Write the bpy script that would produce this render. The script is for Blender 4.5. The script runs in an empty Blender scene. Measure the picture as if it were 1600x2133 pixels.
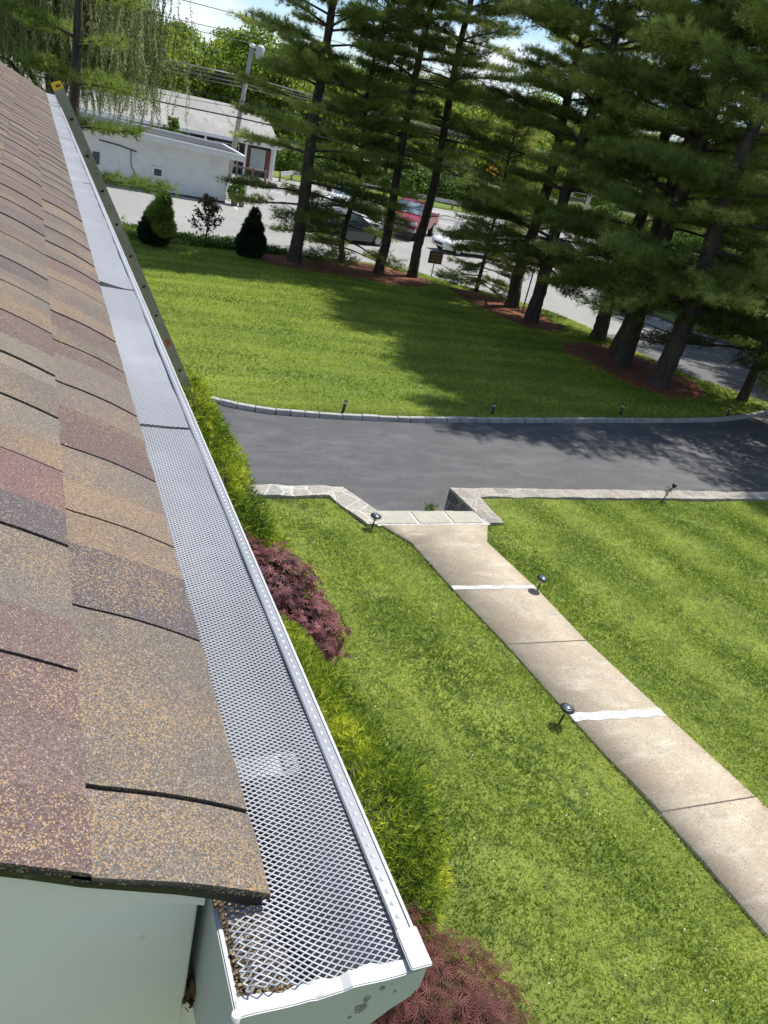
import bpy, bmesh, math, random
import numpy as np
from mathutils import Vector, Matrix
R = math.radians
random.seed(7)
rng = np.random.default_rng(7)
scene = bpy.context.scene
COL = scene.collection

# ------------------------------------------------------------------ camera
EYE = 5.3
cam_d = bpy.data.cameras.new('camera')
cam = bpy.data.objects.new('camera', cam_d)
COL.objects.link(cam)
cam_d.sensor_fit = 'VERTICAL'
cam_d.sensor_height = 24.0
cam_d.lens = 24.0 * 1620 / 2133
cam_d.clip_start = 0.02
cam_d.clip_end = 3000
PITCH, ROLL, YAW = R(26.4), R(13.0), R(27.54)
fwd = Vector((0, math.cos(PITCH), -math.sin(PITCH)))
up0 = Vector((0, math.sin(PITCH), math.cos(PITCH)))
rt0 = Vector((1, 0, 0))
rt = math.cos(ROLL) * rt0 + math.sin(ROLL) * up0
upv = -math.sin(ROLL) * rt0 + math.cos(ROLL) * up0
m3 = Matrix((rt, upv, -fwd)).transposed()
cam.matrix_world = Matrix.Translation((0, 0, EYE)) @ (Matrix.Rotation(-YAW, 3, 'Z') @ m3).to_4x4()
scene.camera = cam

# ------------------------------------------------------------------ light
SUN_EL, SUN_AZ = R(60), R(68)          # azimuth from +Y towards +X
world = bpy.data.worlds.new("World")
scene.world = world
world.use_nodes = True
wn = world.node_tree
wn.nodes.clear()
w_out = wn.nodes.new('ShaderNodeOutputWorld')
w_bg = wn.nodes.new('ShaderNodeBackground')
w_sky = wn.nodes.new('ShaderNodeTexSky')
w_sky.sky_type = 'NISHITA'
w_sky.sun_disc = False
w_sky.sun_elevation = SUN_EL
w_sky.sun_rotation = SUN_AZ
w_sky.air_density = 1.0
w_sky.dust_density = 0.2
w_sky.ozone_density = 4.0
w_bg.inputs['Strength'].default_value = 0.12
w_tc = wn.nodes.new('ShaderNodeTexCoord')
w_map = wn.nodes.new('ShaderNodeMapping')
w_map.inputs['Scale'].default_value = (1, 1, 2.6)
w_no = wn.nodes.new('ShaderNodeTexNoise')
w_no.inputs['Scale'].default_value = 5.5
w_no.inputs['Detail'].default_value = 7
w_no.inputs['Roughness'].default_value = 0.58
w_cr = wn.nodes.new('ShaderNodeValToRGB')
w_cr.color_ramp.elements[0].position = 0.50
w_cr.color_ramp.elements[1].position = 0.66
w_mix = wn.nodes.new('ShaderNodeMix')
w_mix.data_type = 'RGBA'
w_mix.inputs['B'].default_value = (7.2, 7.5, 8.0, 1)
L = wn.links.new
L(w_tc.outputs['Generated'], w_map.inputs['Vector'])
L(w_map.outputs['Vector'], w_no.inputs['Vector'])
L(w_no.outputs['Fac'], w_cr.inputs['Fac'])
L(w_cr.outputs['Color'], w_mix.inputs['Factor'])
L(w_sky.outputs['Color'], w_mix.inputs['A'])
L(w_mix.outputs['Result'], w_bg.inputs['Color'])
L(w_bg.outputs['Background'], w_out.inputs['Surface'])

sun_d = bpy.data.lights.new('sun', 'SUN')
sun_d.energy = 5.0
sun_d.angle = R(0.5)
sun_d.color = (1.0, 0.955, 0.88)
sun = bpy.data.objects.new('sun', sun_d)
COL.objects.link(sun)
sd = Vector((math.sin(SUN_AZ) * math.cos(SUN_EL), math.cos(SUN_AZ) * math.cos(SUN_EL), math.sin(SUN_EL)))
sun.rotation_euler = sd.to_track_quat('Z', 'Y').to_euler()
sun.location = sd * 40

scene.view_settings.view_transform = 'Standard'
scene.view_settings.look = 'None'
scene.view_settings.exposure = 0.30
scene.view_settings.gamma = 1
scene.render.engine = 'CYCLES'
scene.cycles.max_bounces = 6
scene.cycles.diffuse_bounces = 3
scene.cycles.glossy_bounces = 2
scene.cycles.transmission_bounces = 3
scene.cycles.transparent_max_bounces = 4
scene.cycles.use_denoising = True
scene.cycles.sample_clamp_indirect = 6

# ------------------------------------------------------------------ materials
def mat(name, col=(.5, .5, .5), rough=.7, metal=0., spec=.5, noise=None, bump=None, coords='Object'):
    """noise: list of (scale, colour, lo, hi[, stretch]) layers mixed over the base; bump: (scale, strength, dist)"""
    m = bpy.data.materials.new(name)
    m.use_nodes = True
    nt = m.node_tree
    b = nt.nodes['Principled BSDF']
    b.inputs['Roughness'].default_value = rough
    b.inputs['Metallic'].default_value = metal
    b.inputs['Specular IOR Level'].default_value = spec
    b.inputs['Base Color'].default_value = (*col, 1)
    tc = nt.nodes.new('ShaderNodeTexCoord')
    last = None
    for k, ly in enumerate(noise or []):
        sc, c2, lo, hi = ly[:4]
        mp = nt.nodes.new('ShaderNodeMapping')
        if len(ly) > 4:
            mp.inputs['Scale'].default_value = ly[4]
        mp.inputs['Location'].default_value = (3.1 * k, 1.7 * k, 0.3 * k)
        nt.links.new(tc.outputs[coords], mp.inputs['Vector'])
        no = nt.nodes.new('ShaderNodeTexNoise')
        no.inputs['Scale'].default_value = sc
        no.inputs['Detail'].default_value = 5
        no.inputs['Roughness'].default_value = .6
        nt.links.new(mp.outputs[0], no.inputs['Vector'])
        r = nt.nodes.new('ShaderNodeMapRange')
        r.inputs['From Min'].default_value = lo
        r.inputs['From Max'].default_value = hi
        nt.links.new(no.outputs['Fac'], r.inputs['Value'])
        mx = nt.nodes.new('ShaderNodeMix')
        mx.data_type = 'RGBA'
        nt.links.new(r.outputs[0], mx.inputs['Factor'])
        if last is None:
            mx.inputs['A'].default_value = (*col, 1)
        else:
            nt.links.new(last, mx.inputs['A'])
        mx.inputs['B'].default_value = (*c2, 1)
        last = mx.outputs['Result']
    if last is not None:
        nt.links.new(last, b.inputs['Base Color'])
    if bump:
        bl = bump if isinstance(bump, list) else [bump]
        prev = None
        for sc, st, di in bl:
            no = nt.nodes.new('ShaderNodeTexNoise')
            no.inputs['Scale'].default_value = sc
            no.inputs['Detail'].default_value = 4
            nt.links.new(tc.outputs[coords], no.inputs['Vector'])
            bp = nt.nodes.new('ShaderNodeBump')
            bp.inputs['Strength'].default_value = st
            bp.inputs['Distance'].default_value = di
            nt.links.new(no.outputs['Fac'], bp.inputs['Height'])
            if prev:
                nt.links.new(prev, bp.inputs['Normal'])
            prev = bp.outputs[0]
        nt.links.new(prev, b.inputs['Normal'])
    return m

def leaf_mat(name, c0, c1, c2, trans=.35, rough=.6, sc=.6, spec=.3, amp=1.6):
    """leaf colour runs c0 > c1 > c2 by a per-tuft attribute plus world noise; some light passes through"""
    m = bpy.data.materials.new(name)
    m.use_nodes = True
    nt = m.node_tree
    nt.nodes.clear()
    out = nt.nodes.new('ShaderNodeOutputMaterial')
    at = nt.nodes.new('ShaderNodeAttribute')
    at.attribute_name = 'var'
    tc = nt.nodes.new('ShaderNodeTexCoord')
    no = nt.nodes.new('ShaderNodeTexNoise')
    no.inputs['Scale'].default_value = sc
    no.inputs['Detail'].default_value = 3
    nt.links.new(tc.outputs['Object'], no.inputs['Vector'])
    mt = nt.nodes.new('ShaderNodeMath')
    mt.operation = 'MULTIPLY_ADD'
    nt.links.new(no.outputs['Fac'], mt.inputs[0])
    mt.inputs[1].default_value = amp
    mt.inputs[2].default_value = -amp / 2
    ad = nt.nodes.new('ShaderNodeMath')
    ad.operation = 'ADD'
    nt.links.new(mt.outputs[0], ad.inputs[0])
    nt.links.new(at.outputs['Fac'], ad.inputs[1])
    cr = nt.nodes.new('ShaderNodeValToRGB')
    e = cr.color_ramp.elements
    e[0].color = (*c0, 1)
    e[0].position = .05
    e[1].color = (*c2, 1)
    e[1].position = .95
    x = e.new(.5)
    x.color = (*c1, 1)
    nt.links.new(ad.outputs[0], cr.inputs['Fac'])
    b = nt.nodes.new('ShaderNodeBsdfPrincipled')
    b.inputs['Roughness'].default_value = rough
    b.inputs['Specular IOR Level'].default_value = spec
    nt.links.new(cr.outputs['Color'], b.inputs['Base Color'])
    t = nt.nodes.new('ShaderNodeBsdfTranslucent')
    nt.links.new(cr.outputs['Color'], t.inputs['Color'])
    ms = nt.nodes.new('ShaderNodeMixShader')
    ms.inputs[0].default_value = trans
    nt.links.new(b.outputs[0], ms.inputs[1])
    nt.links.new(t.outputs[0], ms.inputs[2])
    nt.links.new(ms.outputs[0], out.inputs['Surface'])
    return m

M = {}
M['white_alu'] = mat('white_painted_aluminium', (.48, .49, .50), .45, noise=[(9, (.41, .42, .42), .52, .75), (60, (.5, .5, .48), .66, .8)])
M['trim'] = mat('grey_white_trim', (.80, .755, .755), .5, noise=[(3, (.72, .68, .675), .4, .65), (40, (.42, .41, .38), .68, .8)], bump=(14, .15, .004))
M['mesh_alu'] = mat('bare_aluminium_mesh', (.30, .315, .345), .5, metal=.3, noise=[(4, (.37, .385, .42), .45, .7)])
M['mesh_band'] = mat('aluminium_band', (.27, .285, .31), .4, metal=.3, noise=[(12, (.33, .34, .37), .4, .7)])
M['gutter_in'] = mat('dirty_gutter_inside', (.55, .55, .56), .7, noise=[(14, (.30, .28, .25), .5, .68), (80, (.12, .09, .06), .62, .75)])
M['debris'] = mat('roof_grit_debris', (.10, .075, .05), .9, noise=[(220, (.36, .28, .17), .52, .6), (130, (.03, .025, .02), .5, .62)], bump=(260, .8, .004))
M['tar'] = mat('shingle_cut_edge', (.016, .016, .018), .45, noise=[(70, (.09, .09, .1), .6, .75)], bump=(120, .8, .003))
M['leaf_dry'] = mat('dry_leaf', (.25, .12, .035), .8, noise=[(60, (.10, .05, .02), .45, .6)])
M['ladder'] = mat('weathered_aluminium', (.24, .23, .18), .55, metal=.2, noise=[(5, (.33, .32, .27), .5, .7), (30, (.10, .09, .07), .58, .75)])
M['hole_and_gap_dark'] = mat('rung_hole_gap_shade', (.012, .012, .012), .8)  # near black for the rung holes and the painted shade beside the gutter
M['yellow'] = mat('yellow_plastic', (.72, .50, .02), .5)
M['red_label'] = mat('red_label', (.35, .04, .02), .5)
M['siding'] = mat('pale_siding', (.62, .62, .57), .6, noise=[(2, (.56, .56, .52), .4, .6)])
M['glass'] = mat('window_glass', (.02, .025, .03), .05, spec=.8)
M['concrete'] = mat('exposed_aggregate_concrete', (.375, .305, .22), .85,
                    noise=[(1.6, (.45, .39, .29), .42, .62), (5, (.34, .30, .24), .52, .7), (2.2, (.52, .46, .36), .56, .72, (1, 3, 1)), (55, (.20, .175, .14), .56, .66), (45, (.62, .57, .47), .58, .68)], bump=(110, .5, .006))
M['patch'] = mat('white_mortar_patch', (.54, .54, .53), .8, noise=[(14, (.42, .41, .39), .48, .6)], bump=(40, .3, .004))
M['joint'] = mat('slab_joint', (.12, .10, .08), .9)
M['bluestone'] = mat('pale_bluestone', (.37, .36, .30), .75, noise=[(2.2, (.42, .39, .30), .42, .6), (8, (.31, .31, .28), .5, .7)], bump=(30, .2, .004))
M['asphalt'] = mat('driveway_asphalt', (.070, .071, .076), .75,
                   noise=[(.9, (.108, .109, .113), .42, .66, (1, 3, 1)), (2.5, (.055, .056, .060), .5, .72, (1, 2, 1)), (14, (.13, .13, .13), .62, .8, (1, 2.5, 1)), (70, (.18, .18, .18), .56, .70), (90, (.05, .05, .052), .56, .7)], bump=(240, .5, .004))
M['road'] = mat('pale_road_asphalt', (.26, .255, .245), .85, noise=[(.35, (.31, .305, .29), .4, .6), (3, (.25, .245, .235), .5, .7)], bump=(80, .4, .006))
M['paint'] = mat('road_paint', (.75, .75, .72), .7, noise=[(3, (.6, .6, .58), .5, .7)])
M['soil'] = mat('lawn_soil', (.16, .21, .03), .95, noise=[(.8, (.22, .27, .04), .42, .6), (6, (.07, .11, .018), .5, .65), (.25, (.19, .22, .045), .5, .7)], bump=(40, 1, .03))
M['far_turf'] = mat('far_lawn_turf', (.13, .19, .022), .95,
                    noise=[(.55, (.20, .26, .03), .42, .62, (.35, 1.6, 1)), (1.6, (.10, .15, .02), .48, .68, (.3, 2.2, 1)), (9, (.22, .26, .045), .55, .7), (30, (.07, .11, .018), .52, .66)], bump=[(30, 1, .04), (4, .5, .05)])
M['mulch'] = mat('red_brown_needle_mulch', (.23, .078, .032), .95, noise=[(1.5, (.13, .048, .022), .42, .6), (25, (.38, .16, .075), .52, .7)], bump=(50, 1, .04))
M['earth'] = mat('ground', (.07, .09, .025), .95, noise=[(.2, (.10, .12, .03), .4, .6), (2, (.05, .05, .02), .5, .7)], bump=(8, 1, .08))
M['bark'] = mat('pine_bark', (.085, .068, .052), .95, noise=[(6, (.045, .036, .03), .42, .6, (1, 1, .25)), (22, (.16, .14, .12), .6, .75, (1, 1, .3))], bump=[(14, 1, .05), (45, .8, .02)])
M['dead_wood'] = mat('dead_twig', (.26, .23, .19), .9)
M['pole'] = mat('weathered_pole', (.42, .39, .35), .9, noise=[(8, (.3, .28, .25), .45, .65, (1, 1, .1))])
M['wire'] = mat('cable', (.02, .02, .02), .6)
M['wire_pale'] = mat('pale_cable', (.30, .30, .30), .5)
M['black'] = mat('black_plastic', (.014, .014, .015), .4, noise=[(30, (.03, .028, .025), .5, .7)])
M['solar'] = mat('solar_cap', (.16, .2, .27), .12, metal=.4, spec=.8)
M['lens'] = mat('frosted_lens', (.55, .55, .5), .3)
M['stucco'] = mat('white_wall', (.76, .77, .76), .85, noise=[(.8, (.68, .69, .68), .45, .65), (4, (.48, .49, .48), .6, .8)], bump=(20, .3, .01))
M['membrane'] = mat('grey_flat_roof', (.06, .063, .072), .95, spec=.05, noise=[(1, (.085, .09, .10), .42, .6, (.5, 1, 1)), (5, (.045, .045, .05), .55, .7)])
M['metal_roof'] = mat('stained_grey_roof', (.30, .295, .28), .9, spec=.08, noise=[(.5, (.36, .355, .335), .42, .6), (.9, (.19, .185, .17), .56, .72, (2.2, .5, .5)), (3, (.27, .26, .25), .5, .7, (2, .4, .4))])
M['white_trim'] = mat('white_fascia', (.80, .80, .80), .55)
M['brick'] = mat('red_brick_pier', (.20, .07, .05), .85, noise=[(12, (.13, .05, .04), .45, .6)])
M['teal_pane'] = mat('pale_blind', (.42, .50, .47), .5, noise=[(1, (.36, .44, .42), .4, .6)])
M['dark_in'] = mat('dark_storefront', (.02, .022, .022), .25, noise=[(1.2, (.07, .075, .075), .5, .62)])
M['rail'] = mat('galvanised_rail', (.5, .5, .5), .5, metal=.3, noise=[(2, (.36, .35, .33), .5, .7)])
M['timber'] = mat('weathered_timber', (.22, .18, .13), .9, noise=[(5, (.14, .11, .08), .45, .65)])
M['tyre'] = mat('tyre', (.015, .015, .016), .8)
M['chrome'] = mat('chrome', (.7, .7, .72), .15, metal=.9)
M['red_paint'] = mat('red_car_paint', (.24, .012, .028), .22, spec=.6)
M['white_paint'] = mat('white_car_paint', (.72, .73, .74), .25, spec=.6)
M['green_paint'] = mat('dark_green_car_paint', (.02, .035, .034), .15, spec=.8)
M['dark_paint'] = mat('black_car_paint', (.02, .02, .024), .15, spec=.8)
M['headlight'] = mat('headlight_glass', (.75, .77, .8), .1, spec=.8)
M['tail'] = mat('tail_light', (.45, .01, .01), .3)
M['gold'] = mat('gold_emblem', (.6, .42, .08), .3, metal=.5)
M['plate'] = mat('plate', (.6, .6, .55), .5)
M['sign_back'] = mat('sign_back', (.07, .07, .075), .6)
M['sign_brown'] = mat('dark_brown_sign', (.05, .038, .03), .7)
M['sign_line'] = mat('faded_sign_bars', (.20, .13, .07), .7)
M['sign_yellow'] = mat('yellow_sign', (.75, .38, .02), .6)
M['stem'] = mat('shrub_stem', (.06, .045, .03), .9)
M['inner'] = mat('dark_inner_core', (.055, .075, .018), .95, noise=[(14, (.03, .035, .012), .45, .6)], bump=(30, 1, .04))  # dark core colour standing in for the shade inside the shrubs
M['pot'] = mat('plant_pot', (.22, .21, .2), .8)

LF = {}
LF['pine'] = leaf_mat('pine_needles', (.10, .145, .036), (.28, .345, .080), (.55, .61, .17), .52, sc=.35)
LF['pine_light'] = leaf_mat('young_pine_needles', (.11, .16, .03), (.24, .32, .06), (.42, .50, .13), .45, sc=.5)
LF['willow'] = leaf_mat('willow_leaves', (.06, .075, .022), (.18, .215, .07), (.52, .55, .32), .45, sc=.5)
LF['broad'] = leaf_mat('broadleaf', (.09, .15, .018), (.22, .31, .036), (.40, .48, .07), .5, sc=.12)
LF['cypress'] = leaf_mat('golden_thread_leaf', (.045, .095, .012), (.21, .31, .026), (.60, .64, .055), .28, sc=1.6)
LF['maple'] = leaf_mat('red_maple_leaf', (.055, .018, .024), (.155, .050, .058), (.29, .105, .115), .28, sc=1.5)
LF['maple_cut'] = leaf_mat('cutleaf_red_maple', (.06, .02, .017), (.17, .055, .05), (.27, .11, .085), .35, sc=1.5)
LF['grass'] = leaf_mat('grass_blades', (.10, .18, .022), (.29, .40, .048), (.74, .78, .24), .48, sc=2.6, amp=.55)
LF['grass_far'] = leaf_mat('far_grass_blades', (.17, .255, .020), (.34, .43, .038), (.58, .62, .10), .48, sc=.8)
LF['clover'] = leaf_mat('broad_lawn_weeds', (.06, .13, .02), (.12, .22, .035), (.28, .38, .10), .4, sc=1.2)
LF['dark_green'] = leaf_mat('dark_conifer', (.010, .020, .008), (.022, .042, .012), (.045, .075, .02), .2, sc=1.)
LF['green'] = leaf_mat('mid_green_shrub', (.05, .10, .012), (.10, .18, .02), (.20, .29, .045), .4, sc=1.)
LF['rusty'] = leaf_mat('rusty_leaves', (.045, .045, .02), (.10, .075, .032), (.17, .10, .055), .35, sc=1.2)

# ------------------------------------------------------------------ object helpers
def tag(o, label=None, cat=None, group=None, kind=None):
    if label: o['label'] = label
    if cat: o['category'] = cat
    if group: o['group'] = group
    if kind: o['kind'] = kind
    return o

def empty(name, loc=(0, 0, 0), rz=0, **k):
    o = bpy.data.objects.new(name, None)
    o.empty_display_size = .2
    o.location = loc
    o.rotation_euler = (0, 0, rz)
    COL.objects.link(o)
    return tag(o, **k)

def link(name, me, m, parent=None):
    o = bpy.data.objects.new(name, me)
    for x in (m if isinstance(m, list) else [m]):
        if x: me.materials.append(x)
    COL.objects.link(o)
    if parent: o.parent = parent
    return o

def np_mesh(name, V, F, m, parent=None, var=None, smooth=False):
    """V (n,3), F (k,3|4); var: one value per vertex"""
    V = np.asarray(V, np.float32); F = np.asarray(F, np.int32)
    me = bpy.data.meshes.new(name)
    n, k = F.shape
    me.vertices.add(len(V)); me.vertices.foreach_set('co', V.ravel())
    me.loops.add(n * k); me.loops.foreach_set('vertex_index', F.ravel())
    me.polygons.add(n)
    me.polygons.foreach_set('loop_start', np.arange(0, n * k, k, dtype=np.int32))
    me.polygons.foreach_set('loop_total', np.full(n, k, np.int32))
    if smooth: me.polygons.foreach_set('use_smooth', np.ones(n, bool))
    if var is not None:
        a = me.attributes.new('var', 'FLOAT', 'POINT')
        a.data.foreach_set('value', np.asarray(var, np.float32))
    me.update(calc_edges=True)
    return link(name, me, m, parent)

class MB:
    """collects boxes, tubes, prisms into ONE mesh"""
    def __init__(s): s.v = []; s.f = []; s.sm = []
    def add(s, vs, fs, smooth=False):
        b = len(s.v)
        s.v += [tuple(v) for v in vs]
        for f in fs: s.f.append([b + i for i in f]); s.sm.append(smooth)
        return s
    def box(s, x0, x1, y0, y1, z0, z1):
        return s.add([(x0, y0, z0), (x1, y0, z0), (x1, y1, z0), (x0, y1, z0), (x0, y0, z1), (x1, y0, z1), (x1, y1, z1), (x0, y1, z1)],
                     [(0, 3, 2, 1), (4, 5, 6, 7), (0, 1, 5, 4), (1, 2, 6, 5), (2, 3, 7, 6), (3, 0, 4, 7)])
    def obox(s, c, ax, ay, az):
        """oriented box: centre and three half-axis vectors"""
        c = Vector(c); ax, ay, az = Vector(ax), Vector(ay), Vector(az)
        vs = [c + i * ax + j * ay + k * az for k in (-1, 1) for i, j in ((-1, -1), (1, -1), (1, 1), (-1, 1))]
        return s.add(vs, [(0, 3, 2, 1), (4, 5, 6, 7), (0, 1, 5, 4), (1, 2, 6, 5), (2, 3, 7, 6), (3, 0, 4, 7)])
    def tube(s, pts, rad, n=8, cap=True, smooth=True):
        pts = [Vector(p) for p in pts]
        rad = rad if isinstance(rad, (list, tuple)) else [rad] * len(pts)
        vs = []
        prev = None
        for i, p in enumerate(pts):
            t = (pts[min(i + 1, len(pts) - 1)] - pts[max(i - 1, 0)])
            if t.length < 1e-9: t = Vector((0, 0, 1))
            t.normalize()
            a = prev if prev is not None else (Vector((1, 0, 0)) if abs(t.x) < .8 else Vector((0, 1, 0)))
            a = (a - t * a.dot(t)).normalized(); b = t.cross(a); prev = a
            for k in range(n):
                w = 2 * math.pi * k / n
                vs.append(p + rad[i] * (math.cos(w) * a + math.sin(w) * b))
        fs = [(i * n + k, i * n + (k + 1) % n, (i + 1) * n + (k + 1) % n, (i + 1) * n + k) for i in range(len(pts) - 1) for k in range(n)]
        s.add(vs, fs, smooth)
        if cap:
            b = len(s.v) - len(vs)
            s.f.append([b + k for k in range(n)][::-1]); s.sm.append(False)
            e = b + (len(pts) - 1) * n
            s.f.append([e + k for k in range(n)]); s.sm.append(False)
        return s
    def lathe(s, prof, c=(0, 0, 0), n=20, smooth=True):
        vs = []
        for r, z in prof:
            for k in range(n):
                w = 2 * math.pi * k / n
                vs.append((c[0] + r * math.cos(w), c[1] + r * math.sin(w), c[2] + z))
        fs = [(i * n + k, i * n + (k + 1) % n, (i + 1) * n + (k + 1) % n, (i + 1) * n + k) for i in range(len(prof) - 1) for k in range(n)]
        b = len(s.v)
        s.add(vs, fs, smooth)
        s.f.append([b + k for k in range(n)][::-1]); s.sm.append(False)
        e = b + (len(prof) - 1) * n
        s.f.append([e + k for k in range(n)]); s.sm.append(False)
        return s
    def prism(s, poly, y0, y1, axis='y'):
        """extrude a polygon: (x,z) along y, or (y,z) along x, or (x,y) along z"""
        n = len(poly)
        def P(p, t):
            return {'y': (p[0], t, p[1]), 'x': (t, p[0], p[1]), 'z': (p[0], p[1], t)}[axis]
        vs = [P(p, y0) for p in poly] + [P(p, y1) for p in poly]
        fs = [(i, (i + 1) % n, n + (i + 1) % n, n + i) for i in range(n)] + [tuple(range(n))[::-1], tuple(range(n, 2 * n))]
        return s.add(vs, fs)
    def build(s, name, m, parent=None, bevel=0, seg=2):
        me = bpy.data.meshes.new(name)
        me.from_pydata(s.v, [], s.f)
        me.polygons.foreach_set('use_smooth', s.sm)
        bm = bmesh.new(); bm.from_mesh(me)
        bmesh.ops.recalc_face_normals(bm, faces=bm.faces)
        if bevel:
            ed = [e for e in bm.edges if len(e.link_faces) == 2 and e.calc_face_angle(0) > .6]
            bmesh.ops.bevel(bm, geom=ed, offset=bevel, segments=seg, affect='EDGES', clamp_overlap=True)
        bm.to_mesh(me); bm.free()
        return link(name, me, m, parent)

def copy_tree(o, parent=None):
    c = o.copy(); COL.objects.link(c)
    if parent: c.parent = parent
    for ch in list(o.children): copy_tree(ch, c)
    return c

def sstep(t):
    t = min(max(t, 0.), 1.); return t * t * (3 - 2 * t)
def hF(x, y):                                   # height of everything beyond the front wall
    return -.45 - .45 * sstep((y - 15) / 19)
def hF_np(y):
    t = np.clip((y - 15) / 19, 0, 1); return -.45 - .45 * t * t * (3 - 2 * t)

def inside(poly, X, Y):
    X = np.asarray(X); Y = np.asarray(Y); r = np.zeros(X.shape, bool)
    n = len(poly); j = n - 1
    for i in range(n):
        xi, yi = poly[i]; xj, yj = poly[j]
        c = ((yi > Y) != (yj > Y)) & (X < (xj - xi) * (Y - yi) / (yj - yi + 1e-12) + xi)
        r ^= c; j = i
    return r

def sheet(name, poly, m, zf, cell=1.0, skirt=0, parent=None, smooth=True):
    """polygon cut along a grid, laid on height zf(x,y); skirt: depth of a vertical edge"""
    bm = bmesh.new()
    vs = [bm.verts.new((x, y, 0)) for x, y in poly]
    bm.faces.new(vs)
    xs = [p[0] for p in poly]; ys = [p[1] for p in poly]
    for ax, lo, hi in ((0, min(xs), max(xs)), (1, min(ys), max(ys))):
        t = math.ceil((lo + 1e-4) / cell) * cell
        while t < hi:
            co = [0, 0, 0]; co[ax] = t
            no = [0, 0, 0]; no[ax] = 1
            bmesh.ops.bisect_plane(bm, geom=bm.verts[:] + bm.edges[:] + bm.faces[:], plane_co=co, plane_no=no, dist=1e-5)
            t += cell
    bmesh.ops.triangulate(bm, faces=[f for f in bm.faces if len(f.verts) > 4])
    for v in bm.verts: v.co.z = zf(v.co.x, v.co.y)
    bmesh.ops.recalc_face_normals(bm, faces=bm.faces)
    if sum(f.normal.z for f in bm.faces) < 0:
        bmesh.ops.reverse_faces(bm, faces=bm.faces)
    for f in bm.faces: f.smooth = smooth
    if skirt:
        be = [e for e in bm.edges if len(e.link_faces) == 1]
        g = bmesh.ops.extrude_edge_only(bm, edges=be)
        for v in g['geom']:
            if isinstance(v, bmesh.types.BMVert): v.co.z -= skirt
    me = bpy.data.meshes.new(name); bm.to_mesh(me); bm.free()
    return link(name, me, m, parent)

# ------------------------------------------------------------------ foliage helpers
def unit(a): return a / (np.linalg.norm(a, axis=-1, keepdims=True) + 1e-9)

def tufts(P, D, n, Ln, W, spread, g, var=None, droop=0., lv=.3):
    """n thin triangles fanning from each point P along D; returns V, F, var"""
    N = len(P)
    P = np.repeat(P, n, 0); Dn = unit(np.repeat(D, n, 0) + g.normal(0, spread, (N * n, 3)))
    Dn[:, 2] -= droop; Dn = unit(Dn)
    ln = Ln * (1 + g.uniform(-lv, lv, (N * n, 1)))
    s = unit(np.cross(Dn, g.normal(0, 1, (N * n, 3)))) * (W * .5)
    V = np.stack([P - s, P + s, P + Dn * ln], 1).reshape(-1, 3)
    F = np.arange(len(V)).reshape(-1, 3)
    if var is None: var = g.uniform(0, 1, N)
    return V, F, np.repeat(np.clip(np.repeat(var, n) + g.normal(0, .12, N * n), 0, 1), 3)

def leaves(P, Nn, size, g, var=None, aspect=.6):
    """one small rhombus per point, facing Nn"""
    N = len(P)
    Nn = unit(Nn + 1e-6)
    a = unit(np.cross(Nn, g.normal(0, 1, (N, 3)))); b = np.cross(Nn, a)
    sz = size * (1 + g.uniform(-.4, .4, (N, 1)))
    V = np.stack([P - a * sz, P - b * sz * aspect, P + a * sz, P + b * sz * aspect], 1).reshape(-1, 3)
    F = np.arange(len(V)).reshape(-1, 4)
    if var is None: var = g.uniform(0, 1, N)
    return V, F, np.repeat(var, 4)

def join(parts):
    V = []; F = []; A = []; b = 0
    for v, f, a in parts:
        V.append(v); F.append(f + b); A.append(a); b += len(v)
    return np.concatenate(V), np.concatenate(F), np.concatenate(A)

# ================================================================== HOUSE
EAVE_X, EAVE_Z, SLOPE = .150, 4.812, .47
RY0, RY1 = .323, 9.50
RIDGE_X = -4.0
CW = .1165                                       # course exposure, measured level
house = tag(empty('house', (-1.5, 5, 0)), 'brown shingled house with white gutter whose roof fills the left edge', 'house')
def hb(name, mb, m, **k):
    o = mb.build(name, m, house, **k)
    o.matrix_parent_inverse = Matrix.Translation((1.5, -5, 0))
    return o
def rz_(x):
    d = EAVE_X - x
    z = EAVE_Z + SLOPE * d
    if d < .07: z -= .0035 * (1 - d / .07) ** 2 * .35
    ph = (d % CW) / CW
    return z + .0030 * math.sin(ph * math.pi)

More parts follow.
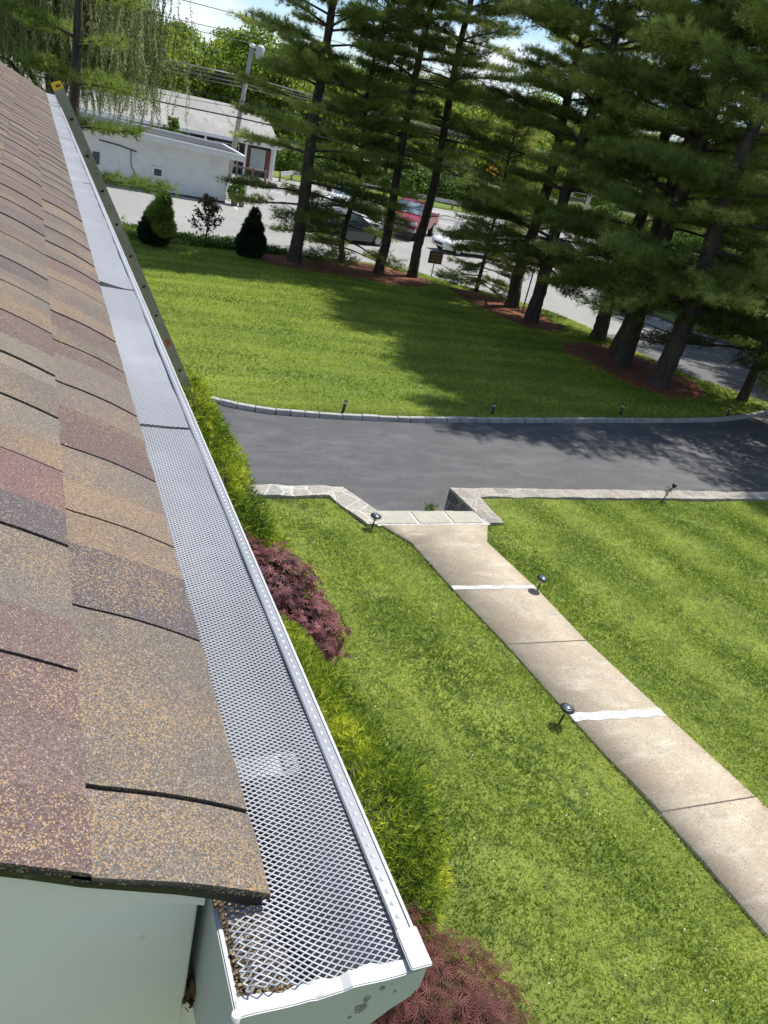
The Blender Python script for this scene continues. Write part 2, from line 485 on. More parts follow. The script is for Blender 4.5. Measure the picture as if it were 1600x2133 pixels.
def shingle_mat():
    m = bpy.data.materials.new('asphalt_shingle_granules')
    m.use_nodes = True
    nt = m.node_tree; b = nt.nodes['Principled BSDF']
    b.inputs['Roughness'].default_value = .9
    b.inputs['Specular IOR Level'].default_value = .35
    at = nt.nodes.new('ShaderNodeAttribute'); at.attribute_name = 'tab'
    tc = nt.nodes.new('ShaderNodeTexCoord')
    vo = nt.nodes.new('ShaderNodeTexVoronoi'); vo.inputs['Scale'].default_value = 900
    nt.links.new(tc.outputs['Object'], vo.inputs['Vector'])
    sep = nt.nodes.new('ShaderNodeSeparateColor')
    nt.links.new(vo.outputs['Color'], sep.inputs[0])
    mr = nt.nodes.new('ShaderNodeMapRange'); mr.inputs['To Min'].default_value = .58; mr.inputs['To Max'].default_value = 1.38
    nt.links.new(sep.outputs[0], mr.inputs['Value'])
    mul = nt.nodes.new('ShaderNodeVectorMath'); mul.operation = 'SCALE'
    nt.links.new(at.outputs['Color'], mul.inputs[0]); nt.links.new(mr.outputs[0], mul.inputs['Scale'])
    no = nt.nodes.new('ShaderNodeTexNoise'); no.inputs['Scale'].default_value = 10; no.inputs['Detail'].default_value = 3
    nt.links.new(tc.outputs['Object'], no.inputs['Vector'])
    gr = nt.nodes.new('ShaderNodeMapRange'); gr.inputs['From Min'].default_value = .44; gr.inputs['From Max'].default_value = .68
    gr.inputs['To Min'].default_value = 1.06; gr.inputs['To Max'].default_value = .80
    nt.links.new(no.outputs['Fac'], gr.inputs['Value'])
    sub = nt.nodes.new('ShaderNodeMath'); sub.operation = 'SUBTRACT'
    nt.links.new(gr.outputs[0], sub.inputs[0]); 
    al = nt.nodes.new('ShaderNodeMath'); al.operation = 'MULTIPLY'; al.inputs[1].default_value = .24
    nt.links.new(at.outputs['Alpha'], al.inputs[0]); nt.links.new(al.outputs[0], sub.inputs[1])
    gt = nt.nodes.new('ShaderNodeMath'); gt.operation = 'GREATER_THAN'
    nt.links.new(sep.outputs[1], gt.inputs[0]); nt.links.new(sub.outputs[0], gt.inputs[1])
    mx = nt.nodes.new('ShaderNodeMix'); mx.data_type = 'RGBA'
    nt.links.new(gt.outputs[0], mx.inputs['Factor']); nt.links.new(mul.outputs[0], mx.inputs['A'])
    mx.inputs['B'].default_value = (.33, .225, .118, 1)
    gt2 = nt.nodes.new('ShaderNodeMath'); gt2.operation = 'GREATER_THAN'; gt2.inputs[1].default_value = .965
    nt.links.new(sep.outputs[2], gt2.inputs[0])
    mx2 = nt.nodes.new('ShaderNodeMix'); mx2.data_type = 'RGBA'
    nt.links.new(gt2.outputs[0], mx2.inputs['Factor']); nt.links.new(mx.outputs['Result'], mx2.inputs['A'])
    mx2.inputs['B'].default_value = (.33, .285, .26, 1)
    nt.links.new(mx2.outputs['Result'], b.inputs['Base Color'])
    bp = nt.nodes.new('ShaderNodeBump'); bp.inputs['Strength'].default_value = .9; bp.inputs['Distance'].default_value = .0014
    nt.links.new(sep.outputs[0], bp.inputs['Height']); nt.links.new(bp.outputs[0], b.inputs['Normal'])
    return m
M['shingle'] = shingle_mat()

def build_shingles():
    g = np.random.default_rng(3)
    cols = [(.165, .104, .096, .0), (.165, .140, .118, .2), (.185, .160, .133, .25), (.112, .094, .094, .15), (.190, .146, .112, .8), (.155, .132, .112, .2), (.148, .106, .096, .1), (.168, .138, .117, .2)]
    V = []; F = []; C = []
    ncourse = int((EAVE_X - RIDGE_X) / CW) + 1
    near1 = [RY0, .392, .598, .775, .935, 1.15, 1.35, 1.52, 1.77, 1.95]
    near2 = [RY0, .503, .690, .848, 1.00, 1.158, 1.350]
    for k in range(ncourse):
        x0 = EAVE_X - k * CW; x1 = x0 - CW - .012
        ys = list(near1) if k == 0 else list(near2) if k == 1 else [RY0, RY0 + g.uniform(.08, .2)]
        while ys[-1] < RY1 - .12: ys.append(ys[-1] + g.uniform(.165, .225))
        ys[-1] = RY1
        for a, b in zip(ys[:-1], ys[1:]):
            gap = 0 if a <= RY0 else .0038 if a < 1 else .009 if a < 2 else .017 if a < 3.5 else .028
            dz = g.uniform(0, .0016)
            c = [a + gap] + ([a + gap + (b - a) * t for t in ([g.uniform(.35, .65)] if g.random() < .75 else [.33, .66])]) + [b]
            last = -1
            for p, q in zip(c[:-1], c[1:]):
                ci = g.integers(len(cols))
                while ci == last: ci = g.integers(len(cols))
                if k == 0 and p < .6: ci = 3 if p < .38 else [1, 6][int(p > .5)]
                if k == 0 and a == RY0: ci = 1
                if k == 1 and a == RY0: ci = 6
                last = ci
                s = g.uniform(.9, 1.1)
                mn = (.148, .120, .102)
                bl_ = 0 if p < 1.0 else min(.42, (p - 1.0) * .35)
                col = [(v * (1 - bl_) + m_ * bl_) * s for v, m_ in zip(cols[ci][:3], mn)] + [cols[ci][3] * .8]
                if k == 0 and p < .6: col = [v * .92 for v in cols[1][:3]] + [.35]
                nx = 6; ny = 3 if k < 8 else 1; base = len(V)
                for i in range(nx + 1):
                    x = x0 + (x1 - x0) * i / nx
                    lift = .0078 * (1 - .8 * i / nx) + dz
                    for j in range(ny + 1):
                        y = p + (q - p) * j / ny
                        V.append((x + (.0006 * math.sin(y * 90 + k) if i == 0 else 0), y, rz_(x) + lift + .0012 * math.sin(y * 23 + k * 2.3)))
                        C.append(col)
                W = ny + 1
                for i in range(nx):
                    for j in range(ny):
                        o = base + i * W + j
                        F.append((o, o + 1, o + W + 1, o + W))
                # butt edge and keyway edges
                for j in range(ny):
                    o = base + j; t = V[o]; u = V[o + 1]; nb = len(V)
                    V += [(t[0], t[1], t[2] - .0085), (u[0], u[1], u[2] - .0085)]; C += [[.03, .028, .03, 0]] * 2
                    F.append((o, nb, nb + 1, o + 1))
                for jj in (0, ny):
                    for i in range(nx):
                        o = base + i * W + jj; t = V[o]; u = V[o + W]; nb = len(V)
                        V += [(t[0], t[1], t[2] - .0065), (u[0], u[1], u[2] - .0065)]; C += [[.02, .02, .022, 0]] * 2
                        F.append((o, o + W, nb + 1, nb) if jj == 0 else (o, nb, nb + 1, o + W))
    me = bpy.data.meshes.new('roof_shingles')
    me.from_pydata(V, [], F)
    a = me.color_attributes.new('tab', 'FLOAT_COLOR', 'POINT')
    a.data.foreach_set('color', np.asarray(C, np.float32).ravel())
    o = link('roof_shingles', me, M['shingle'], house)
    o.matrix_parent_inverse = Matrix.Translation((1.5, -5, 0))
build_shingles()
# dark underlay between tabs, with a thick cut edge at the rake
xs = [EAVE_X - .004 - (EAVE_X - RIDGE_X) * (i / 140) for i in range(141)]
def strip(xs, top, thick, y0, y1):
    mb = MB(); vs = []; fs = []
    for x in xs:
        z = rz_(x) + top
        vs += [(x, y0, z), (x, y1, z), (x, y1, z - thick), (x, y0, z - thick)]
    for i in range(len(xs) - 1):
        a = i * 4; b = a + 4
        fs += [(a, a + 1, b + 1, b), (a + 1, a + 2, b + 2, b + 1), (a + 2, a + 3, b + 3, b + 2), (a + 3, a, b, b + 3)]
    e = (len(xs) - 1) * 4
    fs += [(3, 2, 1, 0), (e, e + 1, e + 2, e + 3)]
    return mb.add(vs, fs)
hb('roof_underlay', strip(xs, -.0012, .009, RY0 + .003, RY1 - .003), M['tar'])
xs2 = [.108 - (.108 - RIDGE_X) * (i / 60) for i in range(61)]
hb('drip_edge', strip(xs2, -.0115, .018, RY0 + .012, RY1 - .012), M['trim'])
# rake board: a wide flat board under the shingles facing the camera
def rake(y0, y1):
    poly = [(.107, rz_(.107) - .031)] + [(RIDGE_X, rz_(RIDGE_X) - .031), (RIDGE_X, rz_(RIDGE_X) - .36), (-.6, rz_(-.6) - .36), (-.55, 4.30), (.107, 4.30)]
    return MB().prism(poly, y0, y1)
hb('rake_board', rake(.346, .370), M['trim'], bevel=.0015)
hb('rake_board', rake(RY1 - .05, RY1 - .028), M['trim'])
hb('fascia', MB().box(.097, .112, .40, RY1 - .06, 4.50, 4.802), M['trim'])
hb('gap_shade_block', MB().box(.0935, .1135, .376, .399, 4.30, 4.800), M['hole_and_gap_dark'])  # dark block added in the recess, its colour stands in for shade
hb('corner_board', MB().box(.1075, .235, .376, .396, 4.25, 4.655), M['trim'], bevel=.002)
hb('soffit', MB().box(-.34, .086, .378, RY1 - .06, 4.585, 4.598), M['trim'])
# other slope and the walls
xl = RIDGE_X * 2 - EAVE_X
hb('far_slope', MB().prism([(RIDGE_X + .02, rz_(RIDGE_X) + .01), (xl, EAVE_Z), (xl, EAVE_Z - .02), (RIDGE_X + .02, rz_(RIDGE_X) - .02)], RY0, RY1), M['tar'])
hb('wall', MB().prism([(-.35, -.5), (-.35, 4.58), (-.35, rz_(-.35) - .05), (RIDGE_X, rz_(RIDGE_X) - .06), (xl + .5, rz_(-.35) - .05), (xl + .5, -.5)], .62, RY1 - .30), M['siding'])
for y in (1.6, 4.6, 7.2):
    for z in (.9, 3.1):
        f = hb('window', MB().box(-.352, -.31, y, y + .95, z, z + 1.25), M['white_trim'], bevel=.004)
        p = MB().box(-.30, -.29, y + .07, y + .88, z + .07, z + 1.18).build('pane', M['glass'], f)

# ================================================================== GUTTER
GY0, GY1 = .262, 9.78
prof = [(.115, 4.800), (.115, 4.664), (.120, 4.659), (.184, 4.659), (.192, 4.666), (.200, 4.690), (.205, 4.722), (.213, 4.746), (.228, 4.760), (.240, 4.768), (.246, 4.778), (.246, 4.800)]
gutter = tag(empty('rain_gutter', (.18, 5, 4.8)), 'white aluminium rain gutter with mesh cover running along the shingle eave', 'gutter')
def gb(name, mb, m, **k):
    o = mb.build(name, m, gutter, **k)
    o.matrix_parent_inverse = Matrix.Translation((-.18, -5, -4.8))
    return o
def channel():
    mb = MB(); t = .0012
    inner = [(x + (t if x < .18 else -t) * (1 if i in (0, 1, 2) or x > .2 else 0), z + (t if 4.69 < z < 4.71 else 0)) for i, (x, z) in enumerate(prof)]
    ys = [GY0, 1, 2.5, 4, 6, 8, GY1]; n = len(prof); vs = []
    for y in ys: vs += [(x, y, z) for x, z in prof]
    fs = [(i * n + k, i * n + k + 1, (i + 1) * n + k + 1, (i + 1) * n + k) for i in range(len(ys) - 1) for k in range(n - 1)]
    return mb.add(vs, fs, False)
gb('gutter_channel', channel(), M['white_alu'])
def liner():
    mb = MB(); t = .0015
    pi = [(.1165, 4.797), (.1165, 4.690), (.122, 4.686), (.187, 4.686), (.1935, 4.692), (.1985, 4.700), (.2033, 4.726), (.2115, 4.748), (.227, 4.762), (.2385, 4.770), (.2442, 4.779), (.2442, 4.796)]
    n = len(pi); ys = [GY0 + .004, 5, GY1 - .004]; vs = []
    for y in ys: vs += [(x, y, z) for x, z in pi]
    return mb.add(vs, [(i * n + k, i * n + k + 1, (i + 1) * n + k + 1, (i + 1) * n + k) for i in range(2) for k in range(n - 1)])
gb('gutter_lining', liner(), M['gutter_in'])
gb('front_lip', MB().box(.2432, .2474, GY0 + .02, GY1, 4.7965, 4.8035), M['white_alu'], bevel=.0012)
gb('back_lip', MB().box(.1135, .1175, GY0, RY0 + .01, 4.792, 4.8025), M['white_alu'], bevel=.001)
for y0, y1 in ((GY0 - .003, GY0), (GY1, GY1 + .003)):
    e = gb('end_cap', MB().prism(prof, y0, y1), M['white_alu'])
    if y0 < 1:
        # folded rim of the near cap, gently wavy, with its turned-down inner corner
        mb = MB(); vs = []; fs = []
        N = 22
        for i in range(N + 1):
            x = .1145 + (.243 - .1145) * i / N
            w = .0070 + .0012 * math.sin(i * .9) + .0007 * math.sin(i * 2.1)
            z = 4.8015 + .0012 * math.sin(i * .55 + 1) - (.002 if 8 < i < 13 else 0)
            vs += [(x, GY0 - .0045, z), (x, GY0 + w, z + .0006), (x, GY0 + w, z - .003), (x, GY0 - .0045, z - .0065)]
        for i in range(N):
            a = i * 4; b = a + 4
            fs += [(a, a + 1, b + 1, b), (a + 1, a + 2, b + 2, b + 1), (a + 2, a + 3, b + 3, b + 2), (a + 3, a, b, b + 3)]
        fs += [(3, 2, 1, 0), (N * 4, N * 4 + 1, N * 4 + 2, N * 4 + 3)]
        o = mb.add(vs, fs).build('cap_rim', M['white_alu'], e, bevel=.0008)
        MB().tube([(.1145, GY0 - .002, 4.8035), (.1135, GY0 - .003, 4.790), (.1138, GY0 - .0035, 4.772), (.1145, GY0 - .003, 4.708)], [.0032, .0036, .0026, .0022], 8).build('cap_seam', M['white_alu'], e)
        sp = MB()
        for (x, z, r) in ((.205, 4.781, .0045), (.202, 4.772, .006), (.215, 4.789, .0028), (.222, 4.792, .0018), (.196, 4.764, .0016), (.226, 4.781, .0016)):
            ring = [(x + r * math.cos(a) * random.uniform(.5, 1.1), GY0 - .0034, z + r * math.sin(a) * random.uniform(.6, 1.2)) for a in np.linspace(0, 2 * math.pi, 9)[:-1]]
            sp.add(ring, [tuple(range(8))])
        sp.build('grime_spots', M['tar2'] if 'tar2' in M else mat('grime', (.22, .21, .19), .9, noise=[(300, (.5, .5, .48), .5, .6)]), e)
gb('corner_strap', MB().box(.2320, .2482, GY0 - .0052, GY0 + .024, 4.8025, 4.8052), M['white_alu'], bevel=.0008)
gb('hanger', MB().box(.118, .2215, .462, .487, 4.774, 4.7775).box(.205, .212, .466, .484, 4.7775, 4.782), M['white_alu'], bevel=.001)
for y in (1.1, 1.75, 2.4, 3.1, 3.8):
    gb('hanger', MB().box(.118, .2235, y, y + .027, 4.774, 4.7775), M['white_alu'])
# grit that has washed into the near end
def grit():
    g = np.random.default_rng(5); vs = []; fs = []; nx, ny = 30, 60
    for i in range(nx + 1):
        for j in range(ny + 1):
            x = .117 + .108 * i / nx; y = GY0 + .005 + .256 * j / ny
            h = .052 * math.exp(-((x - .130) / .035) ** 2) * math.exp(-((y - .30) / .075) ** 2) + .030 * math.exp(-((y - .264) / .02) ** 2)
            vs.append((x, y, 4.7035 + h + .004 * g.random() * (1 if h > .004 else .3)))
    W = ny + 1
    for i in range(nx):
        for j in range(ny):
            o = i * W + j; fs.append((o, o + W, o + W + 1, o + 1))
    o = MB().add(vs, fs, True).build('washed_grit', M['debris'])
    tag(o, 'brown roof grit heaped inside the near end of the white gutter', 'debris', kind='stuff')
    b = MB()
    for _ in range(420):
        x = .119 + .10 * g.random() ** 1.8; y = GY0 + .012 + .20 * g.random() ** 1.6; s = .0007 + .0013 * g.random()
        hz = 4.705 + .052 * math.exp(-((x - .130) / .035) ** 2) * math.exp(-((y - .30) / .075) ** 2) + .030 * math.exp(-((y - .264) / .02) ** 2)
        a = g.normal(0, 1, 3); a = Vector(a).normalized(); c = a.orthogonal().normalized()
        b.obox((x, y, hz + .002), a * s, c * s, a.cross(c) * s * .7)
    return b, o
gbits, gheap = grit()
gbits.build('grit_lumps', mat('gravel_lumps', (.34, .28, .2), .9, noise=[(200, (.12, .09, .06), .5, .6)]), gheap)

# ---- expanded-metal cover, one thing made of panels
cover = tag(empty('gutter_guard', (.18, 5, 4.8)), 'expanded aluminium mesh gutter guard with dimpled front band beside brown shingles', 'gutter guard')
def cover_z(x, y):
    z = 4.8012 + .0035 * max(0, (.20 - x) / .05) ** 1.1
    z += .0009 * math.sin(y * 7 + x * 30) + .0006 * math.sin(y * 31)
    if y < .40:
        t = (.40 - y) / .13
        z += .0032 * t * math.sin((x - .11) * 75) - .0015 * t
        if y < .335: z += .004 * math.sin((x - .118) * 42 + 1.2) * (.335 - y) / .06
    return z
def panel(y0, y1, skew, lift):
    px, py = .0078, .0047
    xe = .1175 if y0 < .4 else .128
    xf = .2335
    nx = int((xf - xe) / px); ny = int((y1 - y0) / (py / 2))
    V = []; F = []; idx = {}
    g = np.random.default_rng(int(y0 * 100))
    # nodes: rows j, columns i, every other row shifted by half a pitch
    nodes = {}
    for j in range(ny + 1):
        for i in range(nx + 1):
            x = xf - (i + .5 * (j % 2)) * px
            if x < xe: continue
            y = y0 + j * py / 2 + skew * max(0, (.21 - x) / .07)
            if y > y1 + skew * .6: continue
            z = cover_z(x, y) + lift * max(0, (.22 - x) / .07)
            if y < .345 and x < .160:
                f_ = (.345 - y) / .08 * (.160 - x) / .04
                x += g.normal(0, .0006) * f_ * 1.3; y += g.normal(0, .0006) * f_ * 1.3; z += (g.normal(0, .0012) - .004) * f_
            nodes[(i, j)] = (x, y, z)
    w, h = (.00056, .00048) if y0 < 1 else (.00088, .00055)
    for (i, j), a in nodes.items():
        nb = [(i, j + 1), (i - 1, j + 1)] if j % 2 == 0 else [(i, j + 1), (i + 1, j + 1)]
        for q in nb:
            b = nodes.get(q)
            if b is None: continue
            dx, dy, dz = b[0] - a[0], b[1] - a[1], b[2] - a[2]
            l = math.hypot(dx, dy); nx_, ny_ = -dy / l * w, dx / l * w
            if ny_ < 0: nx_, ny_ = -nx_, -ny_
            base = len(V)
            # a flat strand tilted towards the sky at its rear edge
            for (X, Y, Z) in (a, b):
                V.append((X - nx_, Y - ny_, Z - h)); V.append((X + nx_, Y + ny_, Z + h)); V.append((X + nx_ * .2, Y + ny_ * .2, Z - h * 2.2))
            F += [(base, base + 3, base + 4, base + 1), (base + 1, base + 4, base + 5, base + 2), (base + 2, base + 5, base + 3, base)]
    o = np_mesh('mesh_panel', V, F, M['mesh_alu'], cover)
    o.matrix_parent_inverse = Matrix.Translation((-.18, -5, -4.8))
    return o
for a, b, sk, lf in ((.2675, 1.160, 0, 0), (1.168, 2.000, .0, .001), (2.012, 3.69, .030, .004), (3.712, 5.4, .018, .002), (5.42, 7.1, .01, .003), (7.12, 8.8, .01, 0), (8.82, 9.74, 0, .002)):
    panel(a, b, sk, lf)
def band():
    mb = MB(); vs = []; fs = []
    ys = np.arange(GY0 + .014, GY1 - .03, .02)
    for y in ys:
        z = 4.8022 + .0004 * math.sin(y * 9)
        vs += [(.2325, y, z + .001), (.2338, y, z + .0020), (.2425, y, z + .0014), (.2432, y, z - .0008)]
    for i in range(len(ys) - 1):
        a = i * 4; b = a + 4
        fs += [(a, a + 1, b + 1, b), (a + 1, a + 2, b + 2, b + 1), (a + 2, a + 3, b + 3, b + 2)]
    mb.add(vs, fs)
    o = mb.build('front_band', M['mesh_band'], cover); o.matrix_parent_inverse = Matrix.Translation((-.18, -5, -4.8))
    d = MB(); y = GY0 + .034; 
    while y < GY1 - .05:
        r = .0024; n = 8; z = 4.8036 + .0004 * math.sin(y * 9)
        ring = [(.2382 + r * math.cos(t) , y + r * 1.1 * math.sin(t), z) for t in np.linspace(0, 2 * math.pi, n + 1)[:-1]]
        mid = [(.2382 + r * .6 * math.cos(t), y + r * .66 * math.sin(t), z + .0011) for t in np.linspace(0, 2 * math.pi, n + 1)[:-1]]
        d.add(ring + mid + [(.2382, y, z + .0015)], [(k, (k + 1) % n, n + (k + 1) % n, n + k) for k in range(n)] + [(n + k, n + (k + 1) % n, 2 * n) for k in range(n)], True)
        y += .0102
    q = d.build('dimples', M['white_alu'], o)
band()
# dry leaves caught between rake board and gutter
g = np.random.default_rng(4)
P = np.stack([g.normal(.1125, .0025, 60), g.uniform(.345, .36, 60), g.uniform(4.665, 4.690, 60)], 1)
V, F, A = leaves(P, g.normal(0, 1, (60, 3)), .0055, g, aspect=.4)
tag(np_mesh('dry_leaves', V, F, M['leaf_dry'], None, A), 'brown dry leaf scraps wedged between the rake board and gutter end', 'leaves', kind='stuff')

# ================================================================== LADDER
lad = tag(empty('ladder', (2.70, 7.88, 0)), 'weathered aluminium ladder with yellow end caps leaning on the gutter', 'ladder')
def lb(name, mb, m, par=None, **k):
    o = mb.build(name, m, par or lad, **k)
    if par is None: o.matrix_parent_inverse = Matrix.Translation((-2.70, -7.88, 0))
    return o
U = Vector((.4492, -.038, -.8926)).normalized()
P0 = Vector((.331, 8.06, 4.725))
S = Vector((-U.z * -1, 0, 0)); S = Vector((0, 1, 0)); N_ = U.cross(S).normalized()      # N_: depth of the rail
S = N_.cross(U).normalized()
s_end = (P0.z - .02) / -U.z
for side in (0, 1):
    c0 = P0 + S * (side * .40) * (1 if S.y > 0 else -1)
    a, b = c0 - U * .26, c0 + U * s_end
    mid = (a + b) / 2; hl = (b - a).length / 2
    mb = MB().obox(mid, U * hl, N_ * .046, S * .0015)
    mb.obox(mid + N_ * .0445 + S * .012, U * hl, N_ * .0015, S * .0125).obox(mid - N_ * .0445 + S * .012, U * hl, N_ * .0015, S * .0125)
    r = lb('rail', mb, M['ladder'])
    h = MB(); rr = MB()
    for i in range(17):
        c = c0 + U * (.305 * i)
        n = 10
        q = [c - S * .0022 + (N_ * math.cos(t) * .0165 + U * (max(-.35, math.sin(t)) * .0165)) for t in np.linspace(0, 2 * math.pi, n + 1)[:-1]]
        MB().add(q, [tuple(range(n))]).build('rung_hole', M['hole_and_gap_dark'], r)
        MB().tube([c - S * .003 + (N_ * math.cos(t) * .020 + U * math.sin(t) * .020) for t in np.linspace(0, 2 * math.pi, 13)], .0025, 5, False).build('rung_collar', M['ladder'], r)
    lb('end_cap', MB().obox(c0 - U * .262 + S * .01, U * .03, N_ * .044, S * .018), M['yellow'], bevel=.004)
    lb('foot', MB().obox(c0 + U * (s_end - .05) + S * .01, U * .06, N_ * .055, S * .03), M['black'], bevel=.005)
    if side == 0:
        MB().obox(c0 + U * 2.13 - S * .003, U * .035, N_ * .022, S * .0008).build('red_label', M['red_label'], r)
        MB().obox(c0 - U * .262 - S * .0088, U * .010, N_ * .010, S * .0008).obox(c0 - U * .262 - S * .0088 + N_ * .022, U * .010, N_ * .006, S * .0008).build('cap_mark', M['black'], r)
for i in range(18):
    c = P0 + U * (.305 * i - .0)
    if i < 17: lb('rung', MB().obox(c + S * .2, S * .2, U * .014, N_ * .016), M['ladder'], bevel=.004)

# ================================================================== GROUND
def st(o): return tag(o, kind='structure')
# base sheet out to the horizon
def ground():
    xs = np.concatenate([np.arange(-400, -60, 40), np.arange(-60, 100, 2.0), np.arange(100, 700, 40)])
    ys = np.concatenate([np.arange(-200, 10, 15), [10.0], np.arange(11, 130, 1.5), np.arange(135, 900, 40)])
    V = []; F = []
    for x in xs:
        for y in ys:
            z = hF(x, y) - .045 if y >= 10 else -.5
            V.append((x, y, z + sstep((y - 95) / 200) * 6 + sstep((y - 300) / 500) * 14))
    n = len(ys)
    for i in range(len(xs) - 1):
        for j in range(n - 1):
            F.append((i * n + j, (i + 1) * n + j, (i + 1) * n + j + 1, i * n + j + 1))
    return np_mesh('ground', V, F, M['earth'], smooth=True)
st(ground())
walkL = [(4.72, 9.03), (5.01, 8.5), (5.09, 7.39), (5.24, 6.15), (5.34, 4.85), (5.50, 3.53), (5.56, 2.24), (5.9, -1), (6.2, -4)]
walkR = [(6.55, 9.03), (6.25, 8.5), (6.37, 7.3), (6.40, 6.1), (6.55, 4.73), (6.71, 3.5), (6.77, 2.2), (7.1, -1), (7.4, -4)]
lawn_poly = [(-30, -25), (45, -25), (45, 9.92), (6.86, 9.92), (6.80, 9.06), (4.47, 9.06), (4.20, 9.92), (-30, 9.92)]
def lawn_z(x, y):
    return .018 * math.sin(x * .9 + 1) * math.sin(y * .7) + .01 * math.sin(x * 2.1 + y * 1.7) - .012
st(sheet('lawn', lawn_poly, M['soil'], lawn_z, .5, .55))
# walkway slabs
walk_poly = walkL + walkR[::-1]
st(sheet('walkway', walk_poly, M['concrete'], lambda x, y: .022, 1.0, .08))
def lerp_edge(E, y):
    for (xa, ya), (xb, yb) in zip(E[:-1], E[1:]):
        if yb <= y <= ya: return xa + (xb - xa) * (ya - y) / (ya - yb)
    return E[-1][0]
def cross(y0, y1, w, m, name, wob):
    mb = MB(); vs = []; N = 60; gq = np.random.default_rng(int(w * 1000))
    for i in range(N + 1):
        t = i / N; y = y0 + (y1 - y0) * t
        xa = lerp_edge(walkL, y0) ; xb = lerp_edge(walkR, y1); x = xa + (xb - xa) * t
        u = w / 2 * (1 + wob * math.sin(i * .33) + wob * .22 * gq.normal())
        d = w / 2 * (1 + wob * math.cos(i * .41) + wob * .22 * gq.normal())
        vs += [(x, y + u, .026), (x, y - d, .026)]
    mb.add(vs, [(2 * i, 2 * i + 1, 2 * i + 3, 2 * i + 2) for i in range(N)])
    return st(mb.build(name, m))
cross(7.37, 7.30, .085, M['patch'], 'joint_patch', .15)
cross(4.87, 4.76, .125, M['patch'], 'joint_patch', .16)
cross(6.15, 6.10, .014, M['joint'], 'joint_line', 0)
cross(3.55, 3.50, .014, M['joint'], 'joint_line', 0)
cross(1.95, 1.90, .014, M['joint'], 'joint_line', 0)
# steps down to the drive
steps = tag(empty('entrance_steps', (5.6, 9.4, 0)), 'bluestone topped steps with white joints between the two stone wing walls', 'steps')
def sb(name, mb, m, **k):
    o = mb.build(name, m, steps, **k); o.matrix_parent_inverse = Matrix.Translation((-5.6, -9.4, 0)); return o
sb('mortar_bed', MB().box(4.66, 6.60, 9.025, 9.425, -.46, .016), M['patch'])
for x0, x1 in ((4.80, 5.33), (5.38, 5.93), (5.98, 6.50)):
    sb('tread', MB().box(x0, x1, 9.08, 9.45, .0, .026), M['bluestone'], bevel=.004)
sb('mortar_bed', MB().box(4.66, 6.60, 9.43, 9.80, -.46, -.205), M['patch'])
for x0, x1 in ((4.66, 5.25), (5.28, 5.88)):
    sb('tread', MB().box(x0, x1, 9.44, 9.83, -.20, -.178), M['bluestone'], bevel=.004)
sb('tread', MB().box(5.91, 6.50, 9.44, 9.83, -.20, -.178), M['bluestone'], bevel=.004)

